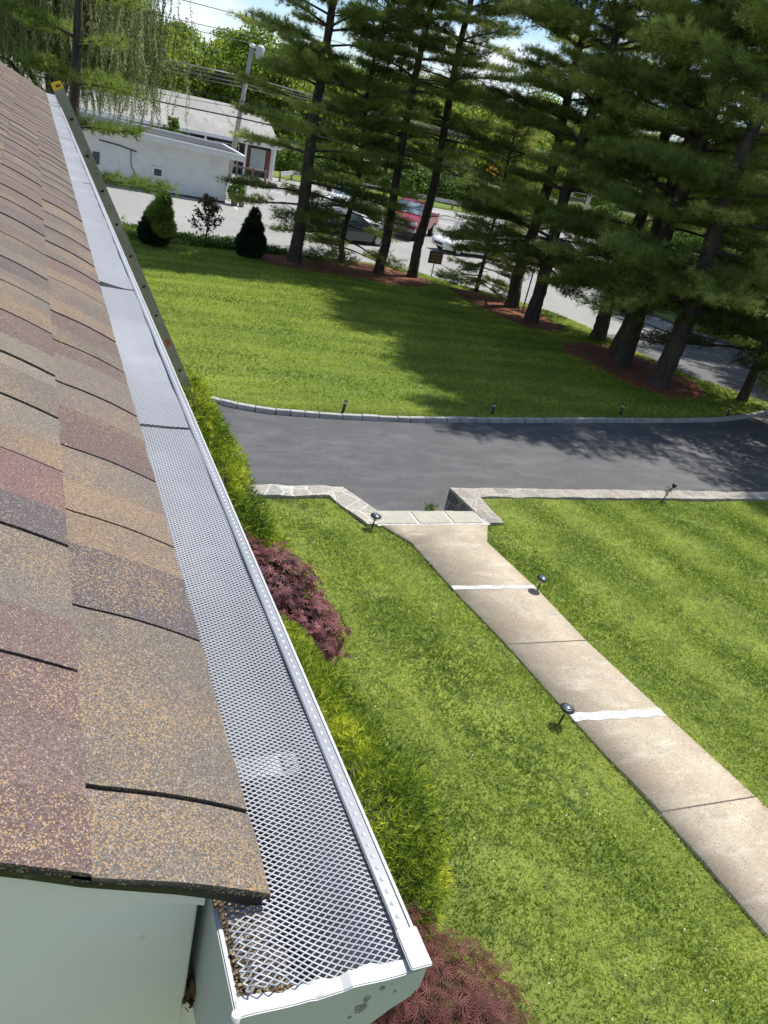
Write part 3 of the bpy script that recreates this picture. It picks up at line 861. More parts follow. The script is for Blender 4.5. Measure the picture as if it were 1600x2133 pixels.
def stone_mat(name, sc, a, b, c, mortar):
    m = bpy.data.materials.new(name); m.use_nodes = True
    nt = m.node_tree; B = nt.nodes['Principled BSDF']; B.inputs['Roughness'].default_value = .9
    tc = nt.nodes.new('ShaderNodeTexCoord')
    no = nt.nodes.new('ShaderNodeTexNoise'); no.inputs['Scale'].default_value = 3; no.inputs['Detail'].default_value = 2
    nt.links.new(tc.outputs['Object'], no.inputs['Vector'])
    mx = nt.nodes.new('ShaderNodeMix'); mx.data_type = 'RGBA'; mx.inputs['Factor'].default_value = .12
    nt.links.new(tc.outputs['Object'], mx.inputs['A']); nt.links.new(no.outputs['Color'], mx.inputs['B'])
    vo = nt.nodes.new('ShaderNodeTexVoronoi'); vo.inputs['Scale'].default_value = sc
    ve = nt.nodes.new('ShaderNodeTexVoronoi'); ve.feature = 'DISTANCE_TO_EDGE'; ve.inputs['Scale'].default_value = sc
    for v in (vo, ve): nt.links.new(mx.outputs['Result'], v.inputs['Vector'])
    sp = nt.nodes.new('ShaderNodeSeparateColor'); nt.links.new(vo.outputs['Color'], sp.inputs[0])
    cr = nt.nodes.new('ShaderNodeValToRGB'); e = cr.color_ramp.elements
    e[0].color = (*a, 1); e[1].color = (*c, 1); x = e.new(.5); x.color = (*b, 1)
    nt.links.new(sp.outputs[0], cr.inputs[0])
    n2 = nt.nodes.new('ShaderNodeTexNoise'); n2.inputs['Scale'].default_value = 22; n2.inputs['Detail'].default_value = 5
    nt.links.new(tc.outputs['Object'], n2.inputs['Vector'])
    m2 = nt.nodes.new('ShaderNodeMix'); m2.data_type = 'RGBA'; m2.blend_type = 'MULTIPLY'; m2.inputs['Factor'].default_value = .6
    nt.links.new(cr.outputs[0], m2.inputs['A'])
    r2 = nt.nodes.new('ShaderNodeMapRange'); r2.inputs['From Min'].default_value = .3; r2.inputs['From Max'].default_value = .7; r2.inputs['To Min'].default_value = .5; r2.inputs['To Max'].default_value = 1.3
    nt.links.new(n2.outputs['Fac'], r2.inputs['Value']); nt.links.new(r2.outputs[0], m2.inputs['B'])
    m3 = nt.nodes.new('ShaderNodeMix'); m3.data_type = 'RGBA'
    mr = nt.nodes.new('ShaderNodeMapRange'); mr.inputs['From Min'].default_value = .02; mr.inputs['From Max'].default_value = .075
    nt.links.new(ve.outputs['Distance'], mr.inputs['Value']); nt.links.new(mr.outputs[0], m3.inputs['Factor'])
    m3.inputs['A'].default_value = (*mortar, 1); nt.links.new(m2.outputs['Result'], m3.inputs['B'])
    nt.links.new(m3.outputs['Result'], B.inputs['Base Color'])
    bp = nt.nodes.new('ShaderNodeBump'); bp.inputs['Strength'].default_value = .6; bp.inputs['Distance'].default_value = .02
    nt.links.new(mr.outputs[0], bp.inputs['Height'])
    bp2 = nt.nodes.new('ShaderNodeBump'); bp2.inputs['Strength'].default_value = .5; bp2.inputs['Distance'].default_value = .01
    nt.links.new(n2.outputs['Fac'], bp2.inputs['Height']); nt.links.new(bp.outputs[0], bp2.inputs['Normal'])
    nt.links.new(bp2.outputs[0], B.inputs['Normal'])
    return m
M['stone_cap'] = stone_mat('pale_fieldstone', 3.6, (.33, .31, .27), (.42, .39, .33), (.28, .275, .265), (.48, .47, .44))
M['stone_cap2'] = stone_mat('brown_fieldstone', 4.2, (.29, .25, .205), (.37, .34, .29), (.24, .22, .20), (.38, .36, .325))
M['stone_face'] = stone_mat('dark_fieldstone', 5.0, (.16, .15, .13), (.24, .22, .19), (.12, .115, .10), (.30, .29, .27))
def rock_wall(name, label, poly_cap, mcap, z1):
    """poly in plan; stone body below and slightly uneven cap slabs on top"""
    r = tag(empty(name, (poly_cap[0][0], poly_cap[0][1], -.45)), label, 'wall')
    bm = bmesh.new()
    inner = poly_cap
    f = bm.faces.new([bm.verts.new((x, y, -.5)) for x, y in inner])
    g_ = bmesh.ops.extrude_face_region(bm, geom=[f])
    for v in g_['geom']:
        if isinstance(v, bmesh.types.BMVert): v.co.z = z1 - .035
    bmesh.ops.recalc_face_normals(bm, faces=bm.faces)
    me = bpy.data.meshes.new('wall_body'); bm.to_mesh(me); bm.free()
    o = link('wall_body', me, M['stone_face'], r); o.matrix_parent_inverse = r.matrix_basis.inverted()
    o.matrix_parent_inverse = Matrix.Translation((-poly_cap[0][0], -poly_cap[0][1], .45))
    c = sheet('cap', poly_cap, mcap, lambda x, y: z1 + .010 * math.sin(x * 5.3 + y * 3) * math.sin(x * 2.3 - y * 7) + .004 * math.sin(x * 17), .12, .045, r, smooth=False)
    for v in c.data.vertices:
        s = 1.0
        v.co.x += .010 * math.sin(v.co.y * 9 + v.co.x * 13); v.co.y += .012 * math.sin(v.co.x * 8.1)
    c.matrix_parent_inverse = Matrix.Translation((-poly_cap[0][0], -poly_cap[0][1], .45))
    return r
rock_wall('stone_wall', 'pale stone wing wall left of the entrance steps running along the drive', [(-3, 9.94), (4.20, 9.94), (4.50, 9.07), (4.80, 9.07), (4.84, 9.42), (4.52, 10.26), (-3, 10.26)], M['stone_cap'], .03)
rock_wall('stone_wall', 'long low stone retaining wall right of the entrance steps along the drive', [(6.53, 9.42), (6.57, 9.07), (6.86, 9.07), (6.90, 9.94), (34, 9.94), (34, 10.26), (6.47, 10.26)], M['stone_cap2'], .03)

# drive, road, far lawn
drive_poly = [(-14, 9.7), (-14, 16.5), (.5, 16.4), (2.4, 15.5), (3.0, 15.06), (3.68, 14.64), (4.41, 14.38), (5.84, 14.30), (7.54, 14.34), (10.19, 14.62), (13.31, 14.99), (16.03, 15.31), (18.14, 15.64), (19.82, 16.14), (21.27, 16.72), (23.5, 18.2), (33, 17.2), (34, 9.7)]
st(sheet('driveway', drive_poly, M['asphalt'], lambda x, y: hF(x, y) + .012, 1.0))
kerb_in = [(-14, 16.5), (.5, 16.4), (2.4, 15.5), (3.03, 15.02), (3.68, 14.61), (4.41, 14.35), (5.84, 14.28), (7.54, 14.31), (10.19, 14.59), (13.31, 14.96), (16.03, 15.28), (18.14, 15.61), (19.82, 16.11), (21.27, 16.69), (22.4, 17.3)]
lawn_back = [(21.9, 18.3), (21.4, 19.2), (20.95, 19.9), (20.8, 21.22), (20.9, 23.98), (21.0, 26.0), (20.9, 28.2), (20.4, 29.7), (19.26, 31.14), (17.9, 32.5), (17.05, 33.4), (16.6, 33.91), (15.25, 34.4), (13.91, 34.6), (11.57, 34.6), (9.92, 34.9), (7.82, 34.9), (5.94, 34.9), (3.71, 35.2), (-14, 36)]
far_poly = kerb_in + lawn_back
def far_z(x, y): return hF(x, y) + .085 + .03 * math.sin(x * .5) * math.sin(y * .4)
st(sheet('far_lawn', far_poly, M['far_turf'], far_z, .75, .14))
kerb = MB(); pts = []
for (xa, ya), (xb, yb) in zip(kerb_in[:-1], kerb_in[1:]):
    n = max(1, int(math.hypot(xb - xa, yb - ya) / .05))
    pts += [(xa + (xb - xa) * i / n, ya + (yb - ya) * i / n) for i in range(n)]
pts = [Vector((*p, 0)) for p in pts]
i = 0
while i < len(pts) - 8:
    L_ = random.randint(6, 11); a, b = pts[i], pts[i + L_ - 1] if i + L_ < len(pts) else pts[-1]
    d = (b - a); hl = d.length / 2 + .018
    if hl > .02:
        d.normalize(); n = Vector((-d.y, d.x, 0)); mid = (a + b) / 2
        zz = hF(mid.x, mid.y)
        kerb.obox((mid.x, mid.y, zz + .035 + random.uniform(-.008, .006)), d * hl, n * (.058 + random.uniform(-.006, .006)) + Vector((0, 0, random.uniform(-.004, .004))), Vector((0, 0, .078)))
    i += L_
M['granite'] = mat('granite_block', (.40, .40, .38), .85, noise=[(3, (.30, .30, .29), .4, .6), (40, (.55, .54, .52), .55, .7), (9, (.22, .21, .19), .58, .75)], bump=(30, .6, .01))
tag(kerb.build('stone_kerb', M['granite'], bevel=.008), 'curved kerb of small granite blocks between black drive and far lawn', 'kerb')
# pale road and parking beyond the pines
road_poly = [(-60, 36.2), (-14, 36.2), (3.7, 35.3), (7.8, 35.05), (13.9, 34.7), (16.6, 34.0), (17.9, 32.6), (19.3, 31.3), (20.55, 29.7), (21.05, 28.2), (21.15, 26.0), (21.05, 23.98), (20.95, 21.22), (21.1, 20.0), (21.5, 19.3), (22.0, 18.4), (24, 16.6), (33, 16.9),
             (30.5, 24), (29.5, 31), (29.8, 37), (33.2, 44), (48, 54), (90, 66), (90, 66.8), (60, 67.3), (38, 66.2), (31, 66), (21.3, 67.0), (12, 66.6), (-60, 66.6)]
st(sheet('road', road_poly, M['road'], lambda x, y: hF(x, y) + .004 if y > 19 else hF(x, y) + .018, 2.0))
M['shade_asphalt'] = mat('shaded_road_asphalt', (.10, .10, .105), .85, noise=[(.8, (.14, .14, .14), .4, .65), (5, (.08, .08, .082), .5, .7)], bump=(80, .4, .006))  # darker road asphalt: shade under the trees is put into its colour
st(sheet('shaded_road', [(21.15, 25.5), (21.05, 23.98), (20.95, 21.22), (21.1, 20.0), (21.5, 19.3), (22.0, 18.4), (24, 16.6), (33, 16.9), (30.5, 24), (29.9, 28.0)], M['shade_asphalt'], lambda x, y: hF(x, y) + .026, 2.0))
st(sheet('verge', [(33.4, 43.4), (29.95, 36.5), (29.7, 31), (30.7, 24), (33.2, 16.9), (90, 14), (90, 65.5), (48, 53.4)], M['far_turf'], lambda x, y: hF(x, y) + .05, 3.0, .08))
st(sheet('verge', [(12.5, 66.8), (21.3, 67.2), (31, 66.2), (38, 66.4), (60, 67.5), (90, 67.0), (90, 84), (12.5, 84)], M['far_turf'], lambda x, y: hF(x, y) + .04, 3.0, .08))
def stripe(pts, w, name='road_line', m='paint'):
    vs = []
    for i, (x, y) in enumerate(pts):
        vs += [(x, y - w / 2, hF(x, y) + .011), (x, y + w / 2, hF(x, y) + .011)]
    return st(MB().add(vs, [(2 * i, 2 * i + 2, 2 * i + 3, 2 * i + 1) for i in range(len(pts) - 1)]).build(name, M[m]))
stripe([(-40, 59.5), (0, 58.2), (13.2, 57.3), (17.4, 56.5), (24, 55.6), (40, 54.9), (60, 56)], .16)
stripe([(-40, 64.6), (0, 64.3), (17, 63.6), (24, 63.0), (40, 63.2), (60, 64.2)], .16)
stripe([(10.4, 45.5), (11.2, 49.5), (12.2, 52.0)], 1.0, 'pavement', 'patch')
# mulch beds
mulch1 = [(9.0, 33.9), (10.71, 34.2), (13.07, 34.3), (14.9, 34.1), (16.2, 32.6), (16.2, 31.4), (15.2, 30.6), (13.8, 30.2), (12.4, 30.6), (11.0, 30.7), (9.6, 30.7), (8.6, 31.6), (8.2, 33.0)]
mulch2 = [(16.9, 31.2), (18.0, 31.3), (19.1, 29.9), (19.6, 28.2), (19.4, 25.6), (18.3, 24.6), (17.2, 25.0), (16.9, 26.5), (16.75, 28.5)]
mulch3 = [(17.1, 22.6), (18.4, 23.3), (19.9, 23.1), (20.4, 21.5), (20.3, 19.4), (19.9, 18.1), (18.9, 17.3), (17.5, 17.2), (16.8, 18.2), (16.7, 19.9), (16.6, 21.4)]
def ragged(poly, g=np.random.default_rng(2)):
    out = []
    n = len(poly)
    for i in range(n):
        a, b = poly[i], poly[(i + 1) % n]
        for t in (0, .33, .66): out.append((a[0] + (b[0] - a[0]) * t + g.normal(0, .09), a[1] + (b[1] - a[1]) * t + g.normal(0, .09)))
    return out
for p in (mulch1, mulch2, mulch3):
    st(sheet('mulch_bed', ragged(p), M['mulch'], lambda x, y: far_z(x, y) + .02 + .012 * math.sin(x * 5) * math.sin(y * 4), .5, .05))

st(sheet('mulch_bed', ragged([(21.2, 11.2), (23.6, 11.2), (24.2, 12.6), (23.2, 13.8), (21.6, 13.6), (20.9, 12.4)]), M['mulch'], lambda x, y: hF(x, y) + .05, .5, .06))
g = np.random.default_rng(77)
X = 20 - np.abs(g.normal(0, 5.5, 900)); Y = g.uniform(10.4, 15.2, 900); ok = inside(drive_poly, X, Y) & (X > 3.5); X, Y = X[ok], Y[ok]
P = np.stack([X, Y, hF_np(Y) + .018], 1)
V, F, A = leaves(P, np.array([0, 0, 1.]) + g.normal(0, .15, (len(X), 3)), .012, g, aspect=.25)
tag(np_mesh('needle_litter', V, F, mat('needle_litter', (.22, .15, .09), .9), None, A), 'scattered brown needle litter on the black drive', 'litter', kind='stuff')
# ---- grass
def grass(name, label, poly, n, ln, w, m, zf, holes, seed, y_far=False, k=3):
    g = np.random.default_rng(seed)
    xs = [p[0] for p in poly]; ys = [p[1] for p in poly]
    X = g.uniform(min(xs), max(xs), n * 2); Y = g.uniform(min(ys), max(ys), n * 2)
    ok = inside(poly, X, Y)
    for h in holes: ok &= ~inside(h, X, Y)
    if not y_far: ok &= (np.sin(X * 2.7 + 1.3 * np.sin(Y * 2.1)) * np.sin(Y * 3.1 + X) + g.normal(0, .35, len(X))) > -.85
    X, Y = X[ok][:n], Y[ok][:n]
    P = np.stack([X, Y, zf(X, Y)], 1)
    D = np.tile([0, 0, 1.], (len(X), 1)) + np.stack([g.normal(0, .45, len(X)), g.normal(0, .45, len(X)), np.zeros(len(X))], 1)
    if y_far: pv = .45 + .16 * np.sin(Y * 5.2 + .4 * np.sin(X * .5)) + .14 * np.sin(Y * 1.7 + X * .35)
    else: pv = .47 + (.18) * np.sin((X * .98 + Y * .17) * 4.6) + .09 * np.sin(X * 1.1 + 2 * np.sin(Y * .6)) + .07 * np.sin(Y * 2.3 + X * .7)
    pv = np.clip(pv + g.normal(0, .20, len(X)), 0, 1)
    V, F, A = tufts(P, unit(D), k, ln, w, .45, g, pv, lv=.45)
    return tag(np_mesh(name, V, F, m, None, A), label, 'grass', kind='stuff')
lz = lambda X, Y: .018 * np.sin(X * .9 + 1) * np.sin(Y * .7) + .01 * np.sin(X * 2.1 + Y * 1.7) - .014
near_vis = [(1.0, 1.2), (9.4, 1.6), (16.5, 9.90), (6.9, 9.90), (6.84, 9.06), (4.45, 9.06), (4.18, 9.90), (1.0, 9.90)]
def shrink(p, d): # edges of the walk stay a little overgrown
    c = np.mean(p, 0); return [(x + (d if x < c[0] else -d), y) for x, y in p]
grass('grass', 'short green grass of the near lawn on both sides of the concrete walk', near_vis, 260000, .038, .0068, LF['grass'], lz, [shrink(walk_poly, .045)], 11)
fz = lambda X, Y: hF_np(Y) + .083 + .03 * np.sin(X * .5) * np.sin(Y * .4)
grass('grass', 'mown grass of the far lawn between the drive and pines', [(-5, 16.7), (.5, 16.6), (2.4, 15.65), (3.1, 15.15), (3.9, 14.7), (4.41, 14.48), (5.84, 14.40), (7.54, 14.43), (10.19, 14.71), (13.31, 15.08), (16.03, 15.40), (18.14, 15.73), (19.82, 16.23), (21.27, 16.85)] + lawn_back[:-2] + [(-5, 35)], 135000, .06, .018, LF['grass_far'], fz, [mulch1, mulch2, mulch3], 12, k=2, y_far=True)
# broad-leaved weeds and clover flowers in the near lawn
g = np.random.default_rng(21)
n = 9000
X = g.uniform(2.2, 14, n * 2); Y = g.uniform(1.6, 9.8, n * 2)
dn = np.sin(X * 1.9 + np.sin(Y * 1.3) * 2) + np.sin(Y * 2.7 - X) + g.normal(0, .7, 2 * n)
ok = inside(near_vis, X, Y) & ~inside(walk_poly, X, Y) & (dn > .2)
X, Y = X[ok], Y[ok]
P = np.stack([X, Y, .012 + g.uniform(0, .03, len(X))], 1)
V, F, A = leaves(P, np.array([0, 0, 1.]) + g.normal(0, .4, (len(X), 3)), .013, g, aspect=.7)
tag(np_mesh('lawn_weeds', V, F, LF['clover'], None, A), 'small broad leaved weeds scattered through the near lawn', 'weeds', kind='stuff')
n = 700
X = g.uniform(2.2, 14, n); Y = g.uniform(1.6, 9.8, n); ok = inside(near_vis, X, Y) & ~inside(walk_poly, X, Y)
X, Y = X[ok], Y[ok]; P = np.stack([X, Y, .045 + 0 * X], 1)
V, F, A = leaves(P, np.array([0, 0, 1.]) + g.normal(0, .3, (len(X), 3)), .006, g, aspect=1)
tag(np_mesh('clover_flowers', V, F, mat('clover_white', (.7, .7, .6), .8), None, A), 'tiny white clover flowers dotted over the near lawn', 'flowers', kind='stuff')

# ================================================================== SMALL GARDEN THINGS
def path_light(loc, lab, tilt=(0, 0), h=.27):
    r = tag(empty('path_light', loc), lab, 'garden light', 'mushroom lights along the walk')
    r.rotation_euler = (tilt[0], tilt[1], 0)
    MB().tube([(0, 0, -.05), (0, 0, h - .06)], .011, 10).build('post', M['black'], r)
    MB().lathe([(.020, h - .075), (.026, h - .07), (.030, h - .03), (.034, h - .012)], n=16).build('lens', M['lens'], r)
    hd = MB().lathe([(.050, h - .014), (.078, h - .012), (.083, h - .004), (.078, h + .006), (.058, h + .018), (.052, h + .019)], n=28).build('shade', M['black'], r)
    MB().lathe([(.051, h + .0192), (.040, h + .026), (.020, h + .031), (.004, h + .0325)], n=24).build('solar_cap', M['solar'], hd)
    return r
path_light((4.56, 9.00, 0), 'black mushroom path light at the left end of the bluestone steps', (R(3), R(4)), .205)
path_light((6.37, 7.23, 0), 'black mushroom path light at the right edge of walk by the thin white joint', (R(2), R(2)), .215)
path_light((5.17, 4.84, 0), 'black mushroom path light at the left edge of walk by the wide white joint', (R(3), R(4)), .21)
for (x, y), lab, tl in (((6.02, 14.42), 'short black bollard light on the kerb at the left in full sun', 6), ((9.96, 14.84), 'short black bollard light on the kerb where the tree shadow begins', 1),
                    ((14.29, 15.42), 'short black bollard light in the shade, third from the left along the kerb', 2), ((18.6, 15.85), 'short black bollard light nearest the right end of the kerb', 3)):
    r = tag(empty('bollard_light', (x, y, hF(x, y) + .07)), lab, 'garden light', 'bollard lights along the far kerb')
    r.rotation_euler = (0, R(tl), 0)
    MB().tube([(0, 0, -.05), (0, 0, .22)], .032, 12).build('post', M['black'], r)
    MB().lathe([(.030, .221), (.030, .275)], n=12).build('lens', M['lens'], r)
    MB().lathe([(.040, .276), (.040, .29), (.03, .30)], n=12).build('cap', M['black'], r)
r = tag(empty('spot_light', (10.75, 9.80, .0)), 'tilted black stake spotlight at the lawn edge against the long wall', 'garden light')
r.rotation_euler = (R(-12), R(42), 0)
MB().tube([(0, 0, -.03), (0, 0, .42)], .009, 8).build('stake', M['black'], r)
MB().lathe([(.03, .41), (.042, .43), (.045, .47), (.03, .475)], n=14).build('lamp_head', M['black'], r)
r = tag(empty('spot_light', (14.75, 10.12, .04)), 'black spotlight with pale cap standing on the long wall at right edge', 'garden light')
MB().tube([(0, 0, -.02), (0, 0, .13)], .008, 8).build('stake', M['black'], r)
MB().lathe([(.028, .12), (.040, .14), (.042, .19), (.03, .195)], n=14).build('lamp_head', M['black'], r)
# a sapling sprig beside the tilted spotlight
g = np.random.default_rng(9)
P = np.stack([g.normal(10.98, .05, 40), g.normal(9.93, .05, 40), g.uniform(.08, .30, 40)], 1)
V, F, A = leaves(P, g.normal(0, 1, (40, 3)), .022, g)
w_ = tag(empty('weed', (10.98, 9.92, 0)), 'small leafy green weed growing beside the tilted spotlight', 'plant')
o = np_mesh('foliage', V, F, LF['clover'], w_, A); o.matrix_parent_inverse = Matrix.Translation((-10.98, -9.92, 0))
MB().tube([(0, 0, -.02), (0, .01, .15), (.01, .01, .28)], .003, 5).build('stem', M['stem'], w_)
P = np.stack([g.normal(5.93, .05, 60), g.normal(9.80, .03, 60), g.uniform(-.18, -.08, 60)], 1)
V, F, A = tufts(P, np.tile([0, 0, 1.], (60, 1)), 3, .07, .012, .5, g)
w_ = tag(empty('weed', (5.93, 9.86, -.44)), 'tuft of weeds growing on the lower step below the right wall', 'plant')
o = np_mesh('foliage', V, F, LF['clover'], w_, A); o.matrix_parent_inverse = Matrix.Translation((-5.93, -9.86, .44))

# ================================================================== SHRUBS BY THE HOUSE
def ell_points(ells, n, g, rin=.72, top_only=True):
    """points spread in the outer shell of a union of ellipsoids, with outward normals"""
    P = []; N = []
    vol = np.array([r[0] * r[1] + r[1] * r[2] + r[0] * r[2] for c, r in ells]); vol = vol / vol.sum()
    for k, (c, r) in enumerate(ells):
        c = np.array(c, float); r = np.array(r, float)
        m = int(n * vol[k] * 1.6)
        d = unit(g.normal(0, 1, (m, 3)))
        rad = rin + (1 - rin) * g.random((m, 1)) ** .6
        bump = 1 + .06 * np.sin(d[:, :1] * 9 + k) * np.sin(d[:, 1:2] * 8) + .05 * np.sin(d[:, 2:] * 13 + d[:, :1] * 11)
        p = c + d * r * rad * bump
        nn = unit(d / r)
        ok = (p[:, 2] > .03)
        for j, (c2, r2) in enumerate(ells):
            if j != k: ok &= (((p - np.array(c2)) / np.array(r2)) ** 2).sum(1) > .62
        P.append(p[ok]); N.append(nn[ok])
    return np.concatenate(P), np.concatenate(N)

def shrub(name, label, cat, loc, ells, n, kind, mt, seed, group=None, core=True, **k):
    """ells are given relative to loc"""
    g = np.random.default_rng(seed)
    r = tag(empty(name, loc), label, cat, group)
    P, N = ell_points(ells, n, g, k.get('rin', .7))
    if kind == 'thread':
        nl = np.sin(P[:, 0] * 4.1 + P[:, 1] * 3.3) * np.sin(P[:, 2] * 6 + P[:, 1] * 2)
        v = np.clip(.52 + .20 * nl + .25 * (N[:, 2] - .3) * 0 + g.normal(0, .14, len(P)), 0, 1)
        D = unit(N + np.array([0, 0, .25]) + g.normal(0, .4, N.shape))
        V, F, A = tufts(P, D, k.get('per', 7), k.get('ln', .13), k.get('w', .010), .55, g, v, droop=.05)
    elif kind == 'palm':      # palmate maple leaves: 5 to 7 narrow lobes fanning in one plane
        v = g.uniform(0, 1, len(P))
        per = k.get('per', 6); m = len(P)
        nn = unit(N + np.array([0, 0, .6]) + g.normal(0, .35, N.shape))
        a = unit(np.cross(nn, g.normal(0, 1, (m, 3)))); b = np.cross(nn, a)
        parts = []
        for i in range(per):
            t = (i / (per - 1) - .5) * k.get('fan', 4.2)
            ln = k['ln'] * (1 - .35 * abs(t) / 2.1) * (1 + g.uniform(-.25, .25, (m, 1)))
            d = a * math.cos(t) + b * math.sin(t) - nn * .18; s = -a * math.sin(t) + b * math.cos(t)
            base = P; w = k['w']
            Vq = np.stack([base, base + d * ln * .45 - s * w, base + d * ln, base + d * ln * .45 + s * w], 1).reshape(-1, 3)
            parts.append((Vq, np.arange(len(Vq)).reshape(-1, 4), np.repeat(np.clip(v + g.normal(0, .06, m), 0, 1), 4)))
        V, F, A = join(parts)
    else:
        V, F, A = leaves(P, N + g.normal(0, .8, N.shape) + [0, 0, .3], k.get('ln', .05), g)
    np_mesh('foliage', V, F, mt, r, A)
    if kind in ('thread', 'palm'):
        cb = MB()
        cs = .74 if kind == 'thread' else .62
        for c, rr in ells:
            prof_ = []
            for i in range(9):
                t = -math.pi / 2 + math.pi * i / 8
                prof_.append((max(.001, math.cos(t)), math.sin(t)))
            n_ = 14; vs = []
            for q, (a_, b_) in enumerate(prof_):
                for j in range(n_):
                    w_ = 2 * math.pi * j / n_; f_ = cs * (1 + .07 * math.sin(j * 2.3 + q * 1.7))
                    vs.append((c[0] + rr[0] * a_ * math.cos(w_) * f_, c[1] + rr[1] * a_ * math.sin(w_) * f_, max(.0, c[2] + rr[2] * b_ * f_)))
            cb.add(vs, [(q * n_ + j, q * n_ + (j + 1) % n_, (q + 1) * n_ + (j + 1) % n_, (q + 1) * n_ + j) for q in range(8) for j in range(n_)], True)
        cb.build('light_block_core', M['inner'], r)  # solid core added to stop light leaking through the foliage
    if k.get('stems', True):
        mb = MB()
        for i in range(k.get('nst', 16)):
            c, rr = ells[g.integers(len(ells))]
            d = unit(g.normal(0, 1, 3)); e = np.array(c) + d * np.array(rr) * .72
            if e[2] < .1: e[2] = .15
            b = np.array([c[0] * .3 + g.normal(0, .04), c[1] * .5 + g.normal(0, .04), -.02]); mdl = (b + e) / 2 + g.normal(0, .06, 3)
            mb.tube([b, mdl, e], [.022, .013, .004], 5)
        mb.build('stem', M['stem'], r)
    return r
CY = 'golden cypresses along the house'
shrub('cypress_shrub', 'big golden thread cypress mound between the purple maple and nearest red maple', 'shrub', (1.7, 3.9, 0),
      [((.20, -.35, .55), (.95, .98, .82)), ((.0, .55, .60), (.90, .85, .85)), ((-.5, .1, .75), (.8, 1.2, .9)), ((.05, 1.25, .45), (.80, .80, .80)), ((.42, -.75, .38), (.64, .55, .60)), ((-.25, 1.9, .38), (.65, .55, .65))], 40000, 'thread', LF['cypress'], 31, CY, per=6, ln=.070, w=.0078)
shrub('cypress_shrub', 'tall narrow golden cypress in front of the ladder foot, farthest along the house', 'shrub', (1.55, 8.0, 0),
      [((0, 0, 1.0), (.75, .8, 1.15)), ((.1, -.15, .6), (1.0, .95, .80)), ((-.05, .1, 1.6), (.5, .55, .85)), ((.25, -.45, .5), (.95, .60, .62)), ((.2, .7, .7), (.8, .8, .8))], 19000, 'thread', LF['cypress'], 32, CY, per=6, ln=.08, w=.010)
shrub('cypress_shrub', 'golden cypress beyond the purple maple, beside the short piece of lawn', 'shrub', (1.6, 9.2, 0),
      [((0, 0, .6), (.95, .9, .9)), ((0, .6, .8), (.7, .7, .8))], 8000, 'thread', LF['cypress'], 33, CY, per=6, ln=.08, w=.010)
shrub('red_maple_shrub', 'purple leaved palmate maple between two golden cypresses', 'shrub', (1.72, 6.72, 0),
      [((-.1, .35, .62), (.88, .66, .62)), ((.45, -.1, .60), (.78, .60, .56)), ((.82, -.58, .42), (.52, .55, .45)), ((-.5, -.05, .7), (.6, .6, .55))], 5600, 'palm', LF['maple'], 41, 'red maples along the house', ln=.078, w=.0072, per=7, rin=.45, nst=26)
shrub('red_maple_shrub', 'fine cut leaved red maple mound below the near gutter corner', 'shrub', (1.74, 2.25, 0),
      [((-.05, .25, .55), (.72, .62, .58)), ((.45, -.15, .45), (.72, .66, .46)), ((-.3, -.6, .5), (.8, .8, .5)), ((.55, -.9, .40), (.75, .6, .42))], 11000, 'palm', LF['maple_cut'], 42, 'red maples along the house', ln=.085, w=.0026, per=7, fan=2.6, rin=.55, nst=26)

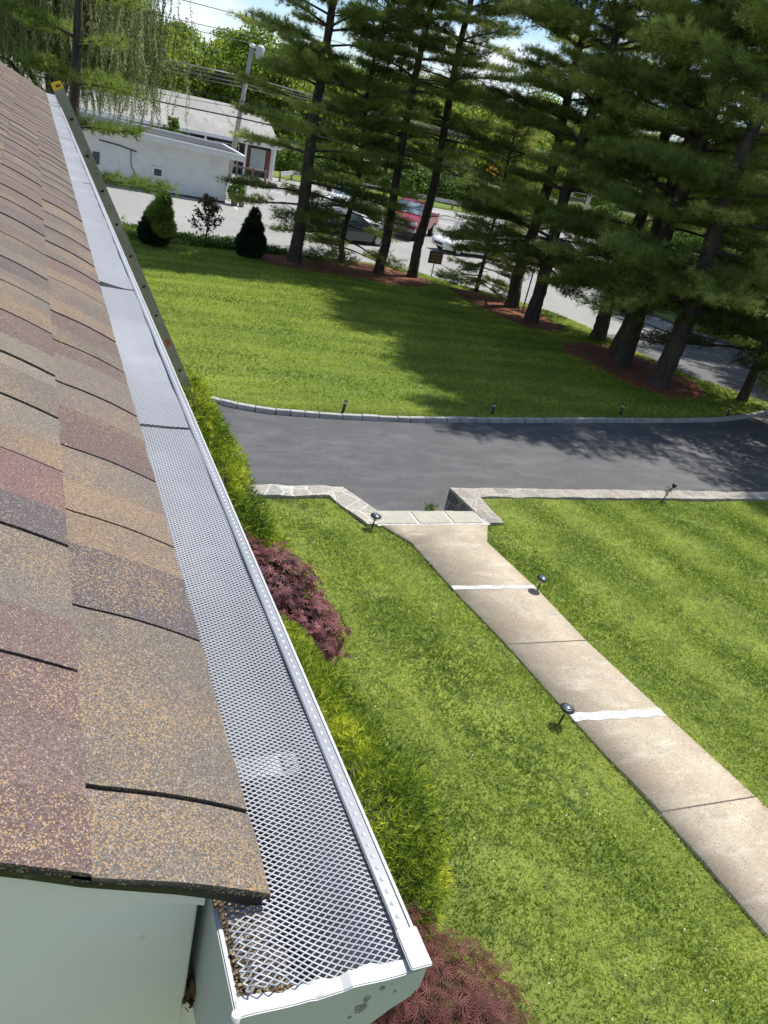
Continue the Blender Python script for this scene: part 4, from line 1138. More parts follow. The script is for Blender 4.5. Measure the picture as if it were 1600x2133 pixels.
# ================================================================== PINES
def pine_mesh(seed, H, r0, h0, Lmax, dens=1.0, per=14, light=False, lean=0., nd=0.20, w=.0125, whorl=.80, dead=6, skirt=0):
    g = np.random.default_rng(seed)
    wood = MB()
    N = 14
    tp = [Vector((lean * (i / N) ** 1.3 * H + .10 * math.sin(i * .9 + seed), .08 * math.sin(i * .7 + 2 * seed), H * i / N)) for i in range(N + 1)]
    tp[0] = Vector((0, 0, -.3))
    rr = [r0 * (1.22 if i == 0 else 1.0 if i == 1 else 1) * (1 - .93 * i / N) + .012 for i in range(N + 1)]
    rr[0] *= 1.15
    tp.insert(1, Vector((0, 0, .35))); rr.insert(1, rr[1] * 1.12)
    wood.tube([tp[i].lerp(tp[i + 1], k / 6) for i in range(len(tp) - 1) for k in range(6)] + [tp[-1]], [rr[i] + (rr[i + 1] - rr[i]) * k / 6 for i in range(len(tp) - 1) for k in range(6)] + [rr[-1]], 16)
    wood.v = [tuple(Vector(v) + Vector((.035 * r0 / .27 * g.uniform(-.5, .5), .035 * r0 / .27 * g.uniform(-.5, .5), 0))) for v in wood.v]
    br = MB(); TP = []; TD = []; TV = []
    def at(h):
        t = h / H * N; i = min(int(t), N - 1); f = t - i
        q = [tp[0]] + tp[2:]
        a = q[i] if i > 0 else Vector((0, 0, 0)); b = q[i + 1]
        return a.lerp(b, f)
    h = h0
    while h < H - .3:
        t = (h - h0) / (H - h0)
        low = h < h0 + skirt
        Lb = Lmax * g.uniform(.8, 1.05) if low else Lmax * (min(1, .62 + t * 1.9)) * (1 - t) ** .62 * g.uniform(.8, 1.12) + .25
        nb = g.integers(4, 6) if H > 6 else 4
        ph = g.uniform(0, 6.28)
        for k in range(nb):
            L_ = Lb * g.uniform(.65, 1.15); a = ph + 2 * math.pi * k / nb + g.normal(0, .25)
            if g.random() < .16: continue
            up = (-.04 if low else .10) + .45 * t + g.normal(0, .06)
            o = at(h + g.normal(0, .06)); dr = Vector((math.cos(a), math.sin(a), 0)); sd_ = Vector((-dr.y, dr.x, 0))
            bend = g.normal(0, .10)
            def bp(s): return o + dr * (L_ * s) + sd_ * (bend * L_ * s * s) + Vector((0, 0, L_ * (up * s - .20 * s * s + (.10 * s ** 4))))
            R0 = .012 + .013 * L_
            br.tube([bp(s) for s in (0, .3, .6, .85, 1)], [R0, R0 * .75, R0 * .5, R0 * .28, .004], 5, False)
            s = g.uniform(.16, .32) if t > .25 else g.uniform(.28, .45)
            step = .15 / L_ / dens
            bv = g.uniform(0, .6)
            while s < 1.0:
                for sg in (-1, 1):
                    if g.random() < .14: continue
                    tl = (.16 + .34 * L_ * (1 - abs(s - .55) * 1.3)) * g.uniform(.55, 1.1)
                    td = (dr * g.uniform(.55, .95) + sd_ * sg * g.uniform(.6, 1.0) + Vector((0, 0, g.normal(.08, .12)))).normalized()
                    st_ = bp(s)
                    if tl > .25: br.tube([st_, st_ + td * tl * .9], [.007, .003], 3, False)
                    m = max(1, int(tl / .13 * dens))
                    for q in range(m):
                        f = (q + 1) / m
                        TP.append(st_ + td * tl * f + Vector(g.normal(0, .05, 3))); TD.append(td * .8 + Vector((0, 0, .35))); TV.append(bv + .35 * f * g.random())
                s += step
            TP.append(bp(1)); TD.append(dr + Vector((0, 0, .3))); TV.append(bv + .3)
        h += (.45 if low else whorl) * g.uniform(.7, 1.25) * (1 - .35 * t)
    # dead lower twigs
    for _ in range(dead):
        hh = g.uniform(1.2, max(1.5, h0 + 1.5)); a = g.uniform(0, 6.28); l = g.uniform(.7, 2.2)
        o = at(hh); d = Vector((math.cos(a), math.sin(a), g.normal(.05, .2)))
        p1 = o + d * l * .5 + Vector(g.normal(0, .08, 3)); p2 = o + d * l + Vector(g.normal(0, .15, 3))
        br.tube([o, p1, p2], [.022, .014, .004], 4, False)
        for _ in range(3):
            f = g.uniform(.3, .9); b_ = o.lerp(p2, f); br.tube([b_, b_ + Vector(g.normal(0, .25, 3))], [.007, .002], 3, False)
    P = np.array([tuple(p) for p in TP]); D = unit(np.array([tuple(p) for p in TD]))
    V, F, A = tufts(P, D, per, nd, w, .62, g, np.clip(np.array(TV), 0, 1))
    return wood, br, V, F, A

def make_pine(name, label, cat, loc, args, lf, group, rz=0):
    r = tag(empty(name, loc, rz), label, cat, group)
    wood, br, V, F, A = pine_mesh(**args)
    wood.build('trunk', M['bark'], r)
    br.build('branches', M['bark'], r)
    np_mesh('crown', V, F, lf, r, A)
    return r
def clone(src, loc, rz, s, label, group=None):
    c = copy_tree(src); c.location = loc; c.rotation_euler = (c.rotation_euler[0], c.rotation_euler[1], rz); c.scale = (s, s, s)
    c['label'] = label
    if group: c['group'] = group
    return c
PG = 'tall pines along the far lawn'
def gz(x, y): return hF(x, y) + .06
proto = {}
proto['A'] = make_pine('pine_tree', 'tall pine at the left end of the row, nearest the dark cone shrub', 'pine tree', (10.09, 32.45, gz(0, 32.4)), dict(seed=1, H=17, r0=.26, h0=2.3, Lmax=4.1, dead=12, dens=1.5, skirt=.7), LF['pine'], PG, .4)
proto['B'] = make_pine('pine_tree', 'slim bare trunked pine just left of the red pickup', 'pine tree', (13.94, 32.38, gz(0, 32.4)), dict(seed=2, H=18, r0=.20, h0=4.9, Lmax=3.4, dead=14, dens=1.5, whorl=.74), LF['pine'], PG, 1.0)
proto['C'] = make_pine('pine_tree', 'massive nearest pine with flared trunk on the red mulch, nearest the drive', 'pine tree', (18.0, 18.27, gz(0, 18.3)), dict(seed=3, H=17, r0=.29, h0=2.5, Lmax=4.5, dead=26, dens=1.5, skirt=1.6), LF['pine'], PG, 2.2)
proto['S'] = make_pine('pine_sapling', 'dense young pine low to the ground between the first and second tall trunks', 'pine tree', (12.62, 33.7, gz(0, 33.7)), dict(seed=4, H=12.5, r0=.12, h0=.7, Lmax=2.9, dead=3, nd=.18, whorl=.46, dens=1.4, skirt=2), LF['pine'], 'young pines in the row', .2)
clone(proto['B'], (15.68, 32.57, gz(0, 32.5)), 2.9, 1.04, 'bare trunked pine standing just right of the red pickup')
clone(proto['S'], (18.3, 31.2, gz(0, 31.1)), 1.5, .68, 'bushy young pine beside the small dark sign', 'young pines in the row')
clone(proto['A'], (18.68, 28.64, gz(0, 28.6)), 2.0, 1.0, 'straight dark pine on the middle mulch bed, left of the pair')
clone(proto['A'], (18.05, 26.06, gz(0, 26)), 4.1, .98, 'straight dark pine on the middle mulch bed, right of the pair')
clone(proto['A'], (19.35, 22.09, gz(0, 22)), 5.3, 1.08, 'thick pine at the back of the right hand mulch bed')
clone(proto['C'], (18.31, 20.52, gz(0, 20.5)), .9, .95, 'thick pine in the middle of the right hand mulch bed')
clone(proto['A'], (20.0, 24.2, gz(0, 24)), 1.1, 1.0, 'leaning pine behind the two thick trunks of the right hand bed')
proto['G'] = make_pine('pine_tree', 'slender pine near the kerb point where drive meets the road', 'pine tree', (20.95, 17.55, gz(0, 17.4)), dict(seed=6, H=13, r0=.14, h0=1.3, Lmax=3.4, dead=4, dens=1.35, skirt=1.5), LF['pine'], PG, .3)
clone(proto['C'], (22.4, 12.4, -.45), 3.3, .95, 'pine outside the right edge whose branches shade the drive')
clone(proto['A'], (24.5, 9.0, -.0), 2.6, .9, 'pine outside the right edge at the end of the long wall')
# pines across the side road at right
for i, (x, y, s, a, p) in enumerate(((31.5, 22.5, 1.0, 0, 'A'), (33.0, 27.5, 1.05, 1, 'B'), (34.5, 32.5, 1.0, 2, 'A'), (36.5, 24.5, 1.1, 3, 'A'), (39.5, 30, 1.1, 4, 'A'), (37.5, 37, 1.05, 5, 'B'), (44, 36, 1.1, 2.5, 'A'))):
    clone(proto[p], (x, y, -.9), a, s, 'pine in the dark stand across the side road at the right', 'pines across the side road')
for i, (x, y, s) in enumerate(((33, 24.8, 1.0), (34.5, 29.8, .9), (32.6, 20.5, .9), (38, 27.5, 1.1), (36.0, 34.6, 1.0))):
    clone(proto['S'], (x, y, -.9), i * 1.3, s, 'low bushy young pine in the dark stand across the side road', 'young pines across the side road')
# the light green pine behind the ladder
LP = make_pine('pine_tree', 'light green pine with soft tufts rising behind the ladder top', 'pine tree', (.93, 20.5, -.45), dict(seed=8, H=12, r0=.15, h0=1.2, Lmax=1.9, dead=3, dens=1.6, whorl=.95, nd=.17, w=.012, per=16), LF['pine_light'], None, .9)

# ================================================================== WEEPING WILLOW
def willow(loc, label, seed, H, Rr, nstr):
    g = np.random.default_rng(seed)
    r = tag(empty('willow_tree', loc), label, 'willow', None)
    MB().tube([(0, 0, -.3), (0, 0, 1), (.1, .1, 3), (0, .2, 6), (.1, 0, H)], [.38, .32, .27, .2, .06], 10).build('trunk', M['bark'], r)
    br = MB(); TP = []; TD = []; TV = []
    for k in range(26):
        a = g.uniform(0, 6.28); z0 = g.uniform(3, H * .85); l = Rr * g.uniform(.5, 1)
        e = Vector((math.cos(a) * l, math.sin(a) * l, min(H, z0 + g.uniform(1, 3.2)))); mdl = Vector((e.x * .5, e.y * .5, (z0 + e.z) / 2 + .6))
        br.tube([(0, .1, z0), mdl, e], [.09, .055, .015], 6, False)
        for s in range(nstr):
            f = g.uniform(.25, 1.05); p = (Vector((0, .1, z0)).lerp(mdl, f * 2) if f < .5 else mdl.lerp(e, f * 2 - 1)) + Vector((g.normal(0, .35), g.normal(0, .35), 0))
            ln = g.uniform(2.0, 6.5); sw = Vector((g.normal(0, .10), g.normal(0, .10), 0)); v = g.uniform(0, .7)
            end = max(g.uniform(4.3, 6.2), p.z - ln)
            m = int((p.z - end) / .085)
            for q in range(m):
                t = q / max(m, 1)
                TP.append((p.x + sw.x * q * .085 + .05 * math.sin(q * .3 + s), p.y + sw.y * q * .085, p.z - q * .085)); TD.append((sw.x * .5, sw.y * .5, -1)); TV.append(v + .3 * t)
    br.build('branches', M['bark'], r)
    P = np.array(TP); D = unit(np.array(TD))
    V, F, A = tufts(P, D, 4, .14, .022, .45, g, np.clip(np.array(TV), 0, 1))
    np_mesh('crown', V, F, LF['willow'], r, A)
    return r
willow((.6, 27.0, -.85), 'weeping willow with hanging strands filling the top left corner', 51, 12, 3.7, 60)

# ================================================================== HEDGE BORDER SHRUBS
def cone_shrub(name, label, loc, ells, n, mt, seed, ln, w, per=6):
    return shrub(name, label, 'shrub', loc, ells, n, 'thread', mt, seed, None, per=per, ln=ln, w=w, nst=8)
cone_shrub('arborvitae', 'dense dark cone shaped evergreen, rightmost of the small border shrubs', (8.13, 32.16, gz(0, 32.1)), [((0, 0, .7), (.66, .66, .85)), ((0, 0, 1.25), (.48, .48, .85)), ((.02, 0, 1.9), (.25, .25, .65))], 4200, LF['dark_green'], 61, .13, .028)
cone_shrub('arborvitae', 'dark evergreen with a yellow green top, leftmost of the small border shrubs', (4.32, 31.91, gz(0, 31.9)), [((0, 0, .65), (.68, .68, .75)), ((.1, 0, 1.2), (.60, .55, .7))], 3000, LF['dark_green'], 62, .13, .028)
tp = shrub('evergreen_top', 'yellow green bushy growth over the leftmost dark border shrub', 'shrub', (4.45, 31.8, gz(0, 31.9)), [((0, -.15, 1.55), (.50, .50, .62)), ((.1, -.2, 2.1), (.28, .28, .55)), ((.15, -.45, 1.1), (.45, .35, .45))], 2600, 'thread', LF['pine_light'], 63, None, per=6, ln=.16, w=.028, nst=4)
for o_ in COL.objects:
    if o_.name.split('.')[0] in ('arborvitae', 'evergreen_top'): o_.scale = (.88, .88, .76)
def thin_tree(name, label, loc, H, seed, mt, spread=.75, n=420, size=.06):
    g = np.random.default_rng(seed); r = tag(empty(name, loc), label, 'small tree')
    MB().tube([(0, 0, -.1), (.02, 0, H * .5), (0, .02, H)], [.035, .025, .008], 6).build('trunk', M['stem'], r)
    br = MB(); P = []
    for k in range(34):
        z = H * g.uniform(.18, .98); a = g.uniform(0, 6.28); l = spread * (1.1 - z / H) * g.uniform(.7, 1.2) + .12
        e = Vector((math.cos(a) * l, math.sin(a) * l, z + l * .7)); br.tube([(0, 0, z), e], [.009, .003], 4, False)
        for q in range(n // 34): P.append(Vector((0, 0, z)).lerp(e, g.uniform(.35, 1.1)) + Vector(g.normal(0, .06, 3)))
    br.build('branches', M['stem'], r)
    P = np.array([tuple(p) for p in P]); V, F, A = leaves(P, g.normal(0, 1, P.shape), size, g)
    np_mesh('crown', V, F, mt, r, A); return r
thin_tree('young_tree', 'thin young tree with sparse rusty leaves between the two dark border shrubs', (6.42, 32.7, gz(0, 32.7)), 1.95, 64, LF['rusty'], n=900)
# ground cover bed behind the border shrubs
g = np.random.default_rng(71)
bed = [(1.5, 31.9), (3.3, 32.2), (5.2, 32.6), (7.5, 33.0), (9.3, 33.4), (10.2, 34.0), (10.4, 34.8), (7.8, 34.9), (4, 35.2), (1.5, 35.4)]
X = g.uniform(1.5, 10.4, 16000); Y = g.uniform(31.9, 35.4, 16000); ok = inside(bed, X, Y); X, Y = X[ok], Y[ok]
hh = .16 + .13 * np.sin(X * 2.1) * np.sin(Y * 2.7) + .1 * np.sin(X * .8 + 1)
P = np.stack([X, Y, hF_np(Y) + .08 + g.uniform(0, 1, len(X)) * np.clip(hh, .06, 1)], 1)
V, F, A = leaves(P, np.array([0, 0, 1.]) + g.normal(0, .7, (len(X), 3)), .065, g)
tag(np_mesh('ground_cover', V, F, LF['green'], None, A), 'leafy green ground cover behind the small border shrubs', 'ground cover', kind='stuff')

# ================================================================== BROADLEAF WOODS
def broadleaf(name, label, loc, H, Rr, seed, n, size, group, lf='broad'):
    g = np.random.default_rng(seed); r = tag(empty(name, loc), label, 'tree', group)
    MB().tube([(0, 0, -.4), (.1, 0, H * .35), (0, .1, H * .8)], [.26, .2, .06], 8).build('trunk', M['bark'], r)
    P = []; N = []
    nl = 22
    for k in range(nl):
        t = (k + .5) / nl; z = H * (.22 + .70 * t); rad = Rr * math.sin(math.pi * min(.97, .18 + .80 * t)) ** .7
        a = k * 2.4; c = np.array([math.cos(a) * rad * .60, math.sin(a) * rad * .60, z]); s = Rr * g.uniform(.30, .52)
        m = n // nl; d = unit(g.normal(0, 1, (m, 3))); d[:, 2] = np.abs(d[:, 2]) * 1.0 - .25
        P.append(c + d * s * (g.uniform(.45, 1.12, (m, 1))) * [1, 1, .72]); N.append(d)
    P = np.concatenate(P); N = np.concatenate(N)
    V, F, A = leaves(P, N + g.normal(0, .55, N.shape), size, g)
    np_mesh('crown', V, F, LF[lf], r, A); return r
BL = [broadleaf('broadleaf_tree', 'broadleaf tree in the wood behind the grey roofed shops and road', (18, 80, -.9), 11.0, 4.4, 81, 9000, .17, 'trees of the far wood'),
      broadleaf('broadleaf_tree', 'broadleaf tree in the wood behind the grey roofed shops and road', (26, 83, -.9), 10.0, 4.8, 82, 9000, .18, 'trees of the far wood')]
g = np.random.default_rng(83)
def wood_row(y, x0, x1, dx, s):
    x = x0
    while x < x1:
        p = BL[g.integers(2)]
        clone(p, (x + g.normal(0, .8), y + g.normal(0, 1.6), -.9), g.uniform(0, 6), s * g.uniform(.85, 1.12), 'broadleaf tree in the wood behind the grey roofed shops and road')
        x += dx * g.uniform(.8, 1.2)
wood_row(81, -9, 62, 6.0, .86)
wood_row(96, -14, 95, 7.0, 1.02)
wood_row(122, -20, 130, 9.5, 1.22)
# woodland edge bushes behind the guard rail
bs = shrub('wood_edge_bush', 'bush at the edge of the wood behind the guard rail', 'bush', (22, 73.5, -.9), [((0, 0, 1.0), (1.8, 1.4, 1.3)), ((1.4, .2, .8), (1.3, 1.2, 1.0)), ((-1.3, .1, .9), (1.2, 1.1, 1.0))], 2600, 'leaf', LF['green'], 91, 'bushes behind the guard rail', ln=.13, nst=6)
for i in range(13):
    clone(bs, (25.5 + i * 3.4 + g.normal(0, .6), 74 + g.normal(0, .9) + (-.4) * i * .3, -.9), g.uniform(0, 6), g.uniform(.8, 1.3), 'bush at the edge of the wood behind the guard rail')

# ================================================================== BUILDINGS
GZ = -.9
# front building: white wall, flat grey roof with pale edge
fb = tag(empty('white_building', (5, 50, GZ)), 'low white building with flat grey roof and a small wall vent', 'building')
def pb(root, name, mb, m, par=None, **k):
    o = mb.build(name, m, par or root, **k)
    if par is None: o.matrix_parent_inverse = Matrix.Translation(-root.location)
    return o
FY = 47.2
pb(fb, 'wall', MB().prism([(-9, GZ - .2), (10.15, GZ - .2), (10.15, 1.50), (9.9, 1.56), (-9, 2.22)], FY, FY + 5.2), M['stucco'])
def tilt_slab(x0, x1, y0, y1, za, zb, t):
    """flat roof that falls from za at x0 to zb at x1"""
    return MB().prism([(x0, za - t), (x1, zb - t), (x1, zb), (x0, za)], y0, y1)
pb(fb, 'roof', tilt_slab(-9.2, 10.9, FY - .55, FY + 5.6, 2.38, 1.72, .26), M['stucco'], bevel=.01)
pb(fb, 'roof_membrane', tilt_slab(-9.1, 10.75, FY - .42, FY + 5.47, 2.395, 1.735, .02), M['membrane'])
e = MB().prism([(-9.2, 2.382), (10.9, 1.722), (10.9, 1.80), (-9.2, 2.46)], FY - .57, FY - .45).prism([(-9.2, 2.382), (10.9, 1.722), (10.9, 1.80), (-9.2, 2.46)], FY + 5.5, FY + 5.62)
e.box(10.78, 10.92, FY - .44, FY + 5.49, 1.70, 1.80)
pb(fb, 'roof_edge', e, M['white_trim'])
fr = pb(fb, 'wall_vent', MB().box(6.02, 6.66, FY - .10, FY - .01, -.14, .40), M['white_trim'], bevel=.01)
MB().box(6.14, 6.54, FY - .115, FY - .10, -.04, .30).build('vent_grille', M['sign_back'], fr)
pb(fb, 'base_band', MB().box(-8.9, 10.12, FY - .03, FY - .002, GZ, GZ + .10), M['sign_back'])
pb(fb, 'wall_cable', MB().tube([(3.3, FY - .04, 1.2), (4.3, FY - .04, 1.12), (5.2, FY - .04, .95)], .03, 5).tube([(4.9, FY - .04, 1.0), (4.95, FY - .04, .2), (5.3, FY - .04, -.35), (5.8, FY - .04, -.62), (6.3, FY - .04, -.62)], .018, 5), M['wire'])
pb(fb, 'conduit_box', MB().box(9.1, 9.55, FY - .2, FY - .01, GZ, GZ + .22), M['black'], bevel=.02)
pb(fb, 'rear_door', MB().box(3.0, 3.35, FY - .03, FY - .005, GZ + .9, GZ + 1.5), M['dark_in'])
pl = tag(empty('potted_shrub', (10.6, 47.0, GZ)), 'leafy green shrub in grey pots at the right corner of the white building', 'plant')
MB().lathe([(.16, 0), (.2, .3), (.22, .32)], (0, -.1, 0)).lathe([(.13, 0), (.17, .26), (.18, .28)], (.4, -.2, 0)).build('pot', M['pot'], pl)
P, N = ell_points([((.1, 0, .75), (.55, .5, .55)), ((.2, .2, 1.1), (.40, .4, .45))], 900, g, .4)
V, F, A = leaves(P, N + g.normal(0, .6, N.shape), .07, g); np_mesh('foliage', V, F, LF['green'], pl, A)

# rear building: long shop with a big sloping grey roof
rb = tag(empty('shop_building', (7, 66, GZ)), 'long shop building with sloping stained grey roof and dark windows', 'building')
RX0, RX1, RY = -14, 17.4, 64.6
pb(rb, 'wall', MB().box(RX0, RX1 - .3, RY + .5, RY + 9, GZ - .2, 1.75), M['dark_in'])
pb(rb, 'end_wall', MB().prism([(RY + .5, GZ), (RY + 9, GZ), (RY + 9, 3.3), (RY + 6, 3.6), (RY + .5, 1.7)], RX1 - .28, RX1 - .02, 'x'), M['stucco'])
def rs(x0, x1): return MB().prism([(RY - .35, 1.55), (RY + 6, 3.62), (RY + 9.3, 3.3), (RY + 9.3, 3.2), (RY + 6, 3.50), (RY - .35, 1.43)], x0, x1, 'x')
pb(rb, 'roof', rs(RX0 - .2, RX1 + .25), M['metal_roof'])
pb(rb, 'eave_band', MB().box(RX0 - .2, RX1 + .25, RY - .42, RY - .36, 1.34, 1.58), M['white_trim'])
for x in (3.6, 11.9, 15.0, 17.25):
    pb(rb, 'post', MB().box(x - .07, x + .07, RY - .3, RY - .14, GZ, 1.34), M['white_trim'])
for x0, x1 in ((11.25, 11.6), (12.15, 12.55), (15.1, 15.5), (16.75, 17.1)):
    pb(rb, 'brick_pier', MB().box(x0, x1, RY + .30, RY + .49, GZ, 1.09), M['brick'])
for x0, x1, m in ((4.2, 6.6, 'dark_in'), (8.9, 11.15, 'teal_pane'), (12.7, 14.6, 'dark_in'), (15.55, 16.7, 'teal_pane')):
    f = pb(rb, 'window', MB().box(x0, x1, RY + .36, RY + .48, -.35, 1.08), M['trim'])
    MB().box(x0 + .06, x1 - .06, RY + .34, RY + .358, -.29, 1.02).build('pane', M[m], f)
pb(rb, 'door', MB().box(8.0, 8.8, RY + .38, RY + .49, GZ, 1.05), M['trim'])
fl = tag(empty('planter_bed', (13.5, 63.2, GZ)), 'timber fenced bed of dark plants at the road edge before the shop', 'planter')
pb(fl, 'timber_rail', MB().box(12.8, 16.4, 62.6, 62.72, GZ + .62, GZ + .74), M['timber'])
for x in (12.9, 14.1, 15.3, 16.3): pb(fl, 'timber_post', MB().box(x - .06, x + .06, 62.58, 62.74, GZ, GZ + .8), M['timber'])
P, N = ell_points([((14, 63.3, GZ + .35), (1.5, .5, .45)), ((15.6, 63.3, GZ + .3), (1.0, .5, .4))], 1200, g, .3)
P = P - [13.5, 63.2, GZ]
ell = None
V, F, A = leaves(P, N + g.normal(0, .6, N.shape), .09, g); np_mesh('foliage', V, F, LF['dark_green'], fl, A)
tr = thin_tree('small_tree', 'small leafy tree in front of the shop windows above the white roof edge', (9.0, 61.5, GZ), 3.0, 65, LF['green'], 1.0, 1500, .10)

# guard rails
def guard(pts, label):
    r = tag(empty('guard_rail', (pts[0][0], pts[0][1], GZ)), label, 'guard rail')
    mb = MB(); po = MB()
    for (xa, ya), (xb, yb) in zip(pts[:-1], pts[1:]):
        a = Vector((xa, ya, GZ + .62)); b = Vector((xb, yb, GZ + .62)); d = (b - a); n = Vector((-d.y, d.x, 0)).normalized()
        mb.obox((a + b) / 2, d / 2, n * .03, Vector((0, 0, .15)))
    o = mb.build('rail', M['rail'], r); o.matrix_parent_inverse = Matrix.Translation(-r.location)
    for (xa, ya), (xb, yb) in zip(pts[:-1], pts[1:]):
        k = max(1, int(math.hypot(xb - xa, yb - ya) / 3))
        for i in range(k):
            x = xa + (xb - xa) * i / k; y = ya + (yb - ya) * i / k + .1
            o = MB().box(x - .07, x + .07, y, y + .14, GZ - .1, GZ + .72).build('post', M['timber'], r); o.matrix_parent_inverse = Matrix.Translation(-r.location)
guard([(17.9, 64.2), (19.6, 66.9), (26, 68.2), (31.5, 67.6), (38.4, 66.9), (46, 66.9), (58, 68)], 'long galvanised guard rail along the far side of the road')

# utility poles and cables
def upole(loc, lab, lean, H=9.6, box=True):
    r = tag(empty('utility_pole', loc), lab, 'utility pole', None); r.rotation_euler = (0, lean, 0)
    MB().tube([(0, 0, -.3), (0, 0, H * .5), (0, 0, H)], [.20, .17, .14], 12).build('pole', M['pole'], r)
    if box:
        MB().lathe([(.15, H - .05), (.22, H), (.22, H + .12), (.12, H + .18)], n=12).build('pole_cap', M['white_trim'], r)
        MB().lathe([(.16, H - .6), (.26, H - .5), (.30, H + .10), (.15, H + .25)], (.55, -.1, 0), 12).build('street_light', M['white_alu'], r)
        MB().box(.1, .8, -.14, -.06, H - .3, H - .22).build('bracket', M['rail'], r)
    return r
upole((12.95, 60.0, GZ), 'grey leaning utility pole rising behind the white building', R(4.5), 8.5)
upole((44.5, 61.0, GZ), 'grey utility pole far right along the road among the pines', R(1), 9.4, False)
upole((-20, 60.5, GZ), 'grey utility pole at the far left end of the cables', R(-1), 9.4, False)
def cable(zl, zm, zr, y, m, rad, label, sag=.35, group='overhead cables'):
    pts = []
    for (xa, za), (xb, zb) in (((-20, zl), (13.4, zm)), ((13.4, zm), (44.5, zr))):
        for i in range(13):
            t = i / 12; pts.append((xa + (xb - xa) * t, y, za + (zb - za) * t - sag * 4 * t * (1 - t)))
    tag(MB().tube(pts, rad, 5).build('cable', M[m]), label, 'cable', group)
cable(9.3, 9.2, 9.2, 60.2, 'wire', .022, 'thin topmost dark cable crossing the sky at the top of the pole', .1)
cable(8.3, 8.2, 8.0, 60.35, 'wire', .02, 'thin dark cable just below the topmost one')
cable(8.4, 7.75, 7.6, 60.0, 'wire', .02, 'thin dark cable third from the top, meeting the pole top')
cable(6.1, 5.75, 5.6, 59.85, 'wire_pale', .045, 'pale thick cable sagging above the shop roof')
cable(5.85, 5.5, 5.5, 59.9, 'wire', .055, 'thick dark cable just below the pale one')
cable(5.2, 5.25, 5.2, 60.0, 'wire', .06, 'thick dark bundled cable level with the middle of the pole', .15)
cable(5.0, 5.05, 4.9, 60.1, 'wire', .03, 'thin dark cable right below the thick bundle', .2)
cable(4.1, 4.2, 4.2, 59.8, 'wire', .028, 'dark cable crossing the upper edge of the grey shop roof', .1)
cable(3.5, 3.75, 3.6, 59.7, 'wire', .016, 'faint thin cable over the middle of the grey shop roof', .2)
cable(3.2, 3.15, 2.9, 59.6, 'wire', .045, 'lowest thick black cable crossing the grey shop roof', .08)

# ================================================================== VEHICLES
def wheel(parent, x, y, r, w, side):
    mb = MB(); n = 24
    for rad in ():
        pass
    ring = lambda rad, yy: [(x + rad * math.cos(t), yy, r + rad * math.sin(t)) for t in np.linspace(0, 2 * math.pi, n + 1)[:-1]]
    a, b, c, d = ring(r * .93, y - w / 2), ring(r, y - w / 4), ring(r, y + w / 4), ring(r * .93, y + w / 2)
    vs = a + b + c + d
    fs = [(i * n + k, i * n + (k + 1) % n, (i + 1) * n + (k + 1) % n, (i + 1) * n + k) for i in range(3) for k in range(n)] + [tuple(range(n))[::-1], tuple(range(3 * n, 4 * n))]
    mb.add(vs, fs)
    o = empty('wheel', (0, 0, 0)); o.parent = parent
    mb.build('tyre', M['tyre'], o)
    yo = y + side * (w / 2 + .004)
    rim = MB(); R_ = r * .62
    rv = [(x + R_ * math.cos(t), yo, r + R_ * math.sin(t)) for t in np.linspace(0, 2 * math.pi, 21)[:-1]]
    rim.add(rv + [(x, yo + side * .02, r)], [(k, (k + 1) % 20, 20) for k in range(20)])
    rim.build('rim', M['rail'], o)

def loft(stations, nx=None):
    """stations: (x, z_low, half_low, z_belt, half_belt, z_top, half_top) -> closed hull, +x is the front"""
    vs = []; fs = []
    for x, zl, hl, zb, hb, zt, ht in stations:
        vs += [(x, -hl, zl), (x, -hb, zb), (x, -ht, zt), (x, ht, zt), (x, hb, zb), (x, hl, zl)]
    n = 6
    for i in range(len(stations) - 1):
        for k in range(n): fs.append((i * n + k, i * n + (k + 1) % n, (i + 1) * n + (k + 1) % n, (i + 1) * n + k))
    e = (len(stations) - 1) * n
    fs += [tuple(range(n))[::-1], tuple(e + k for k in range(n))]
    return MB().add(vs, fs)

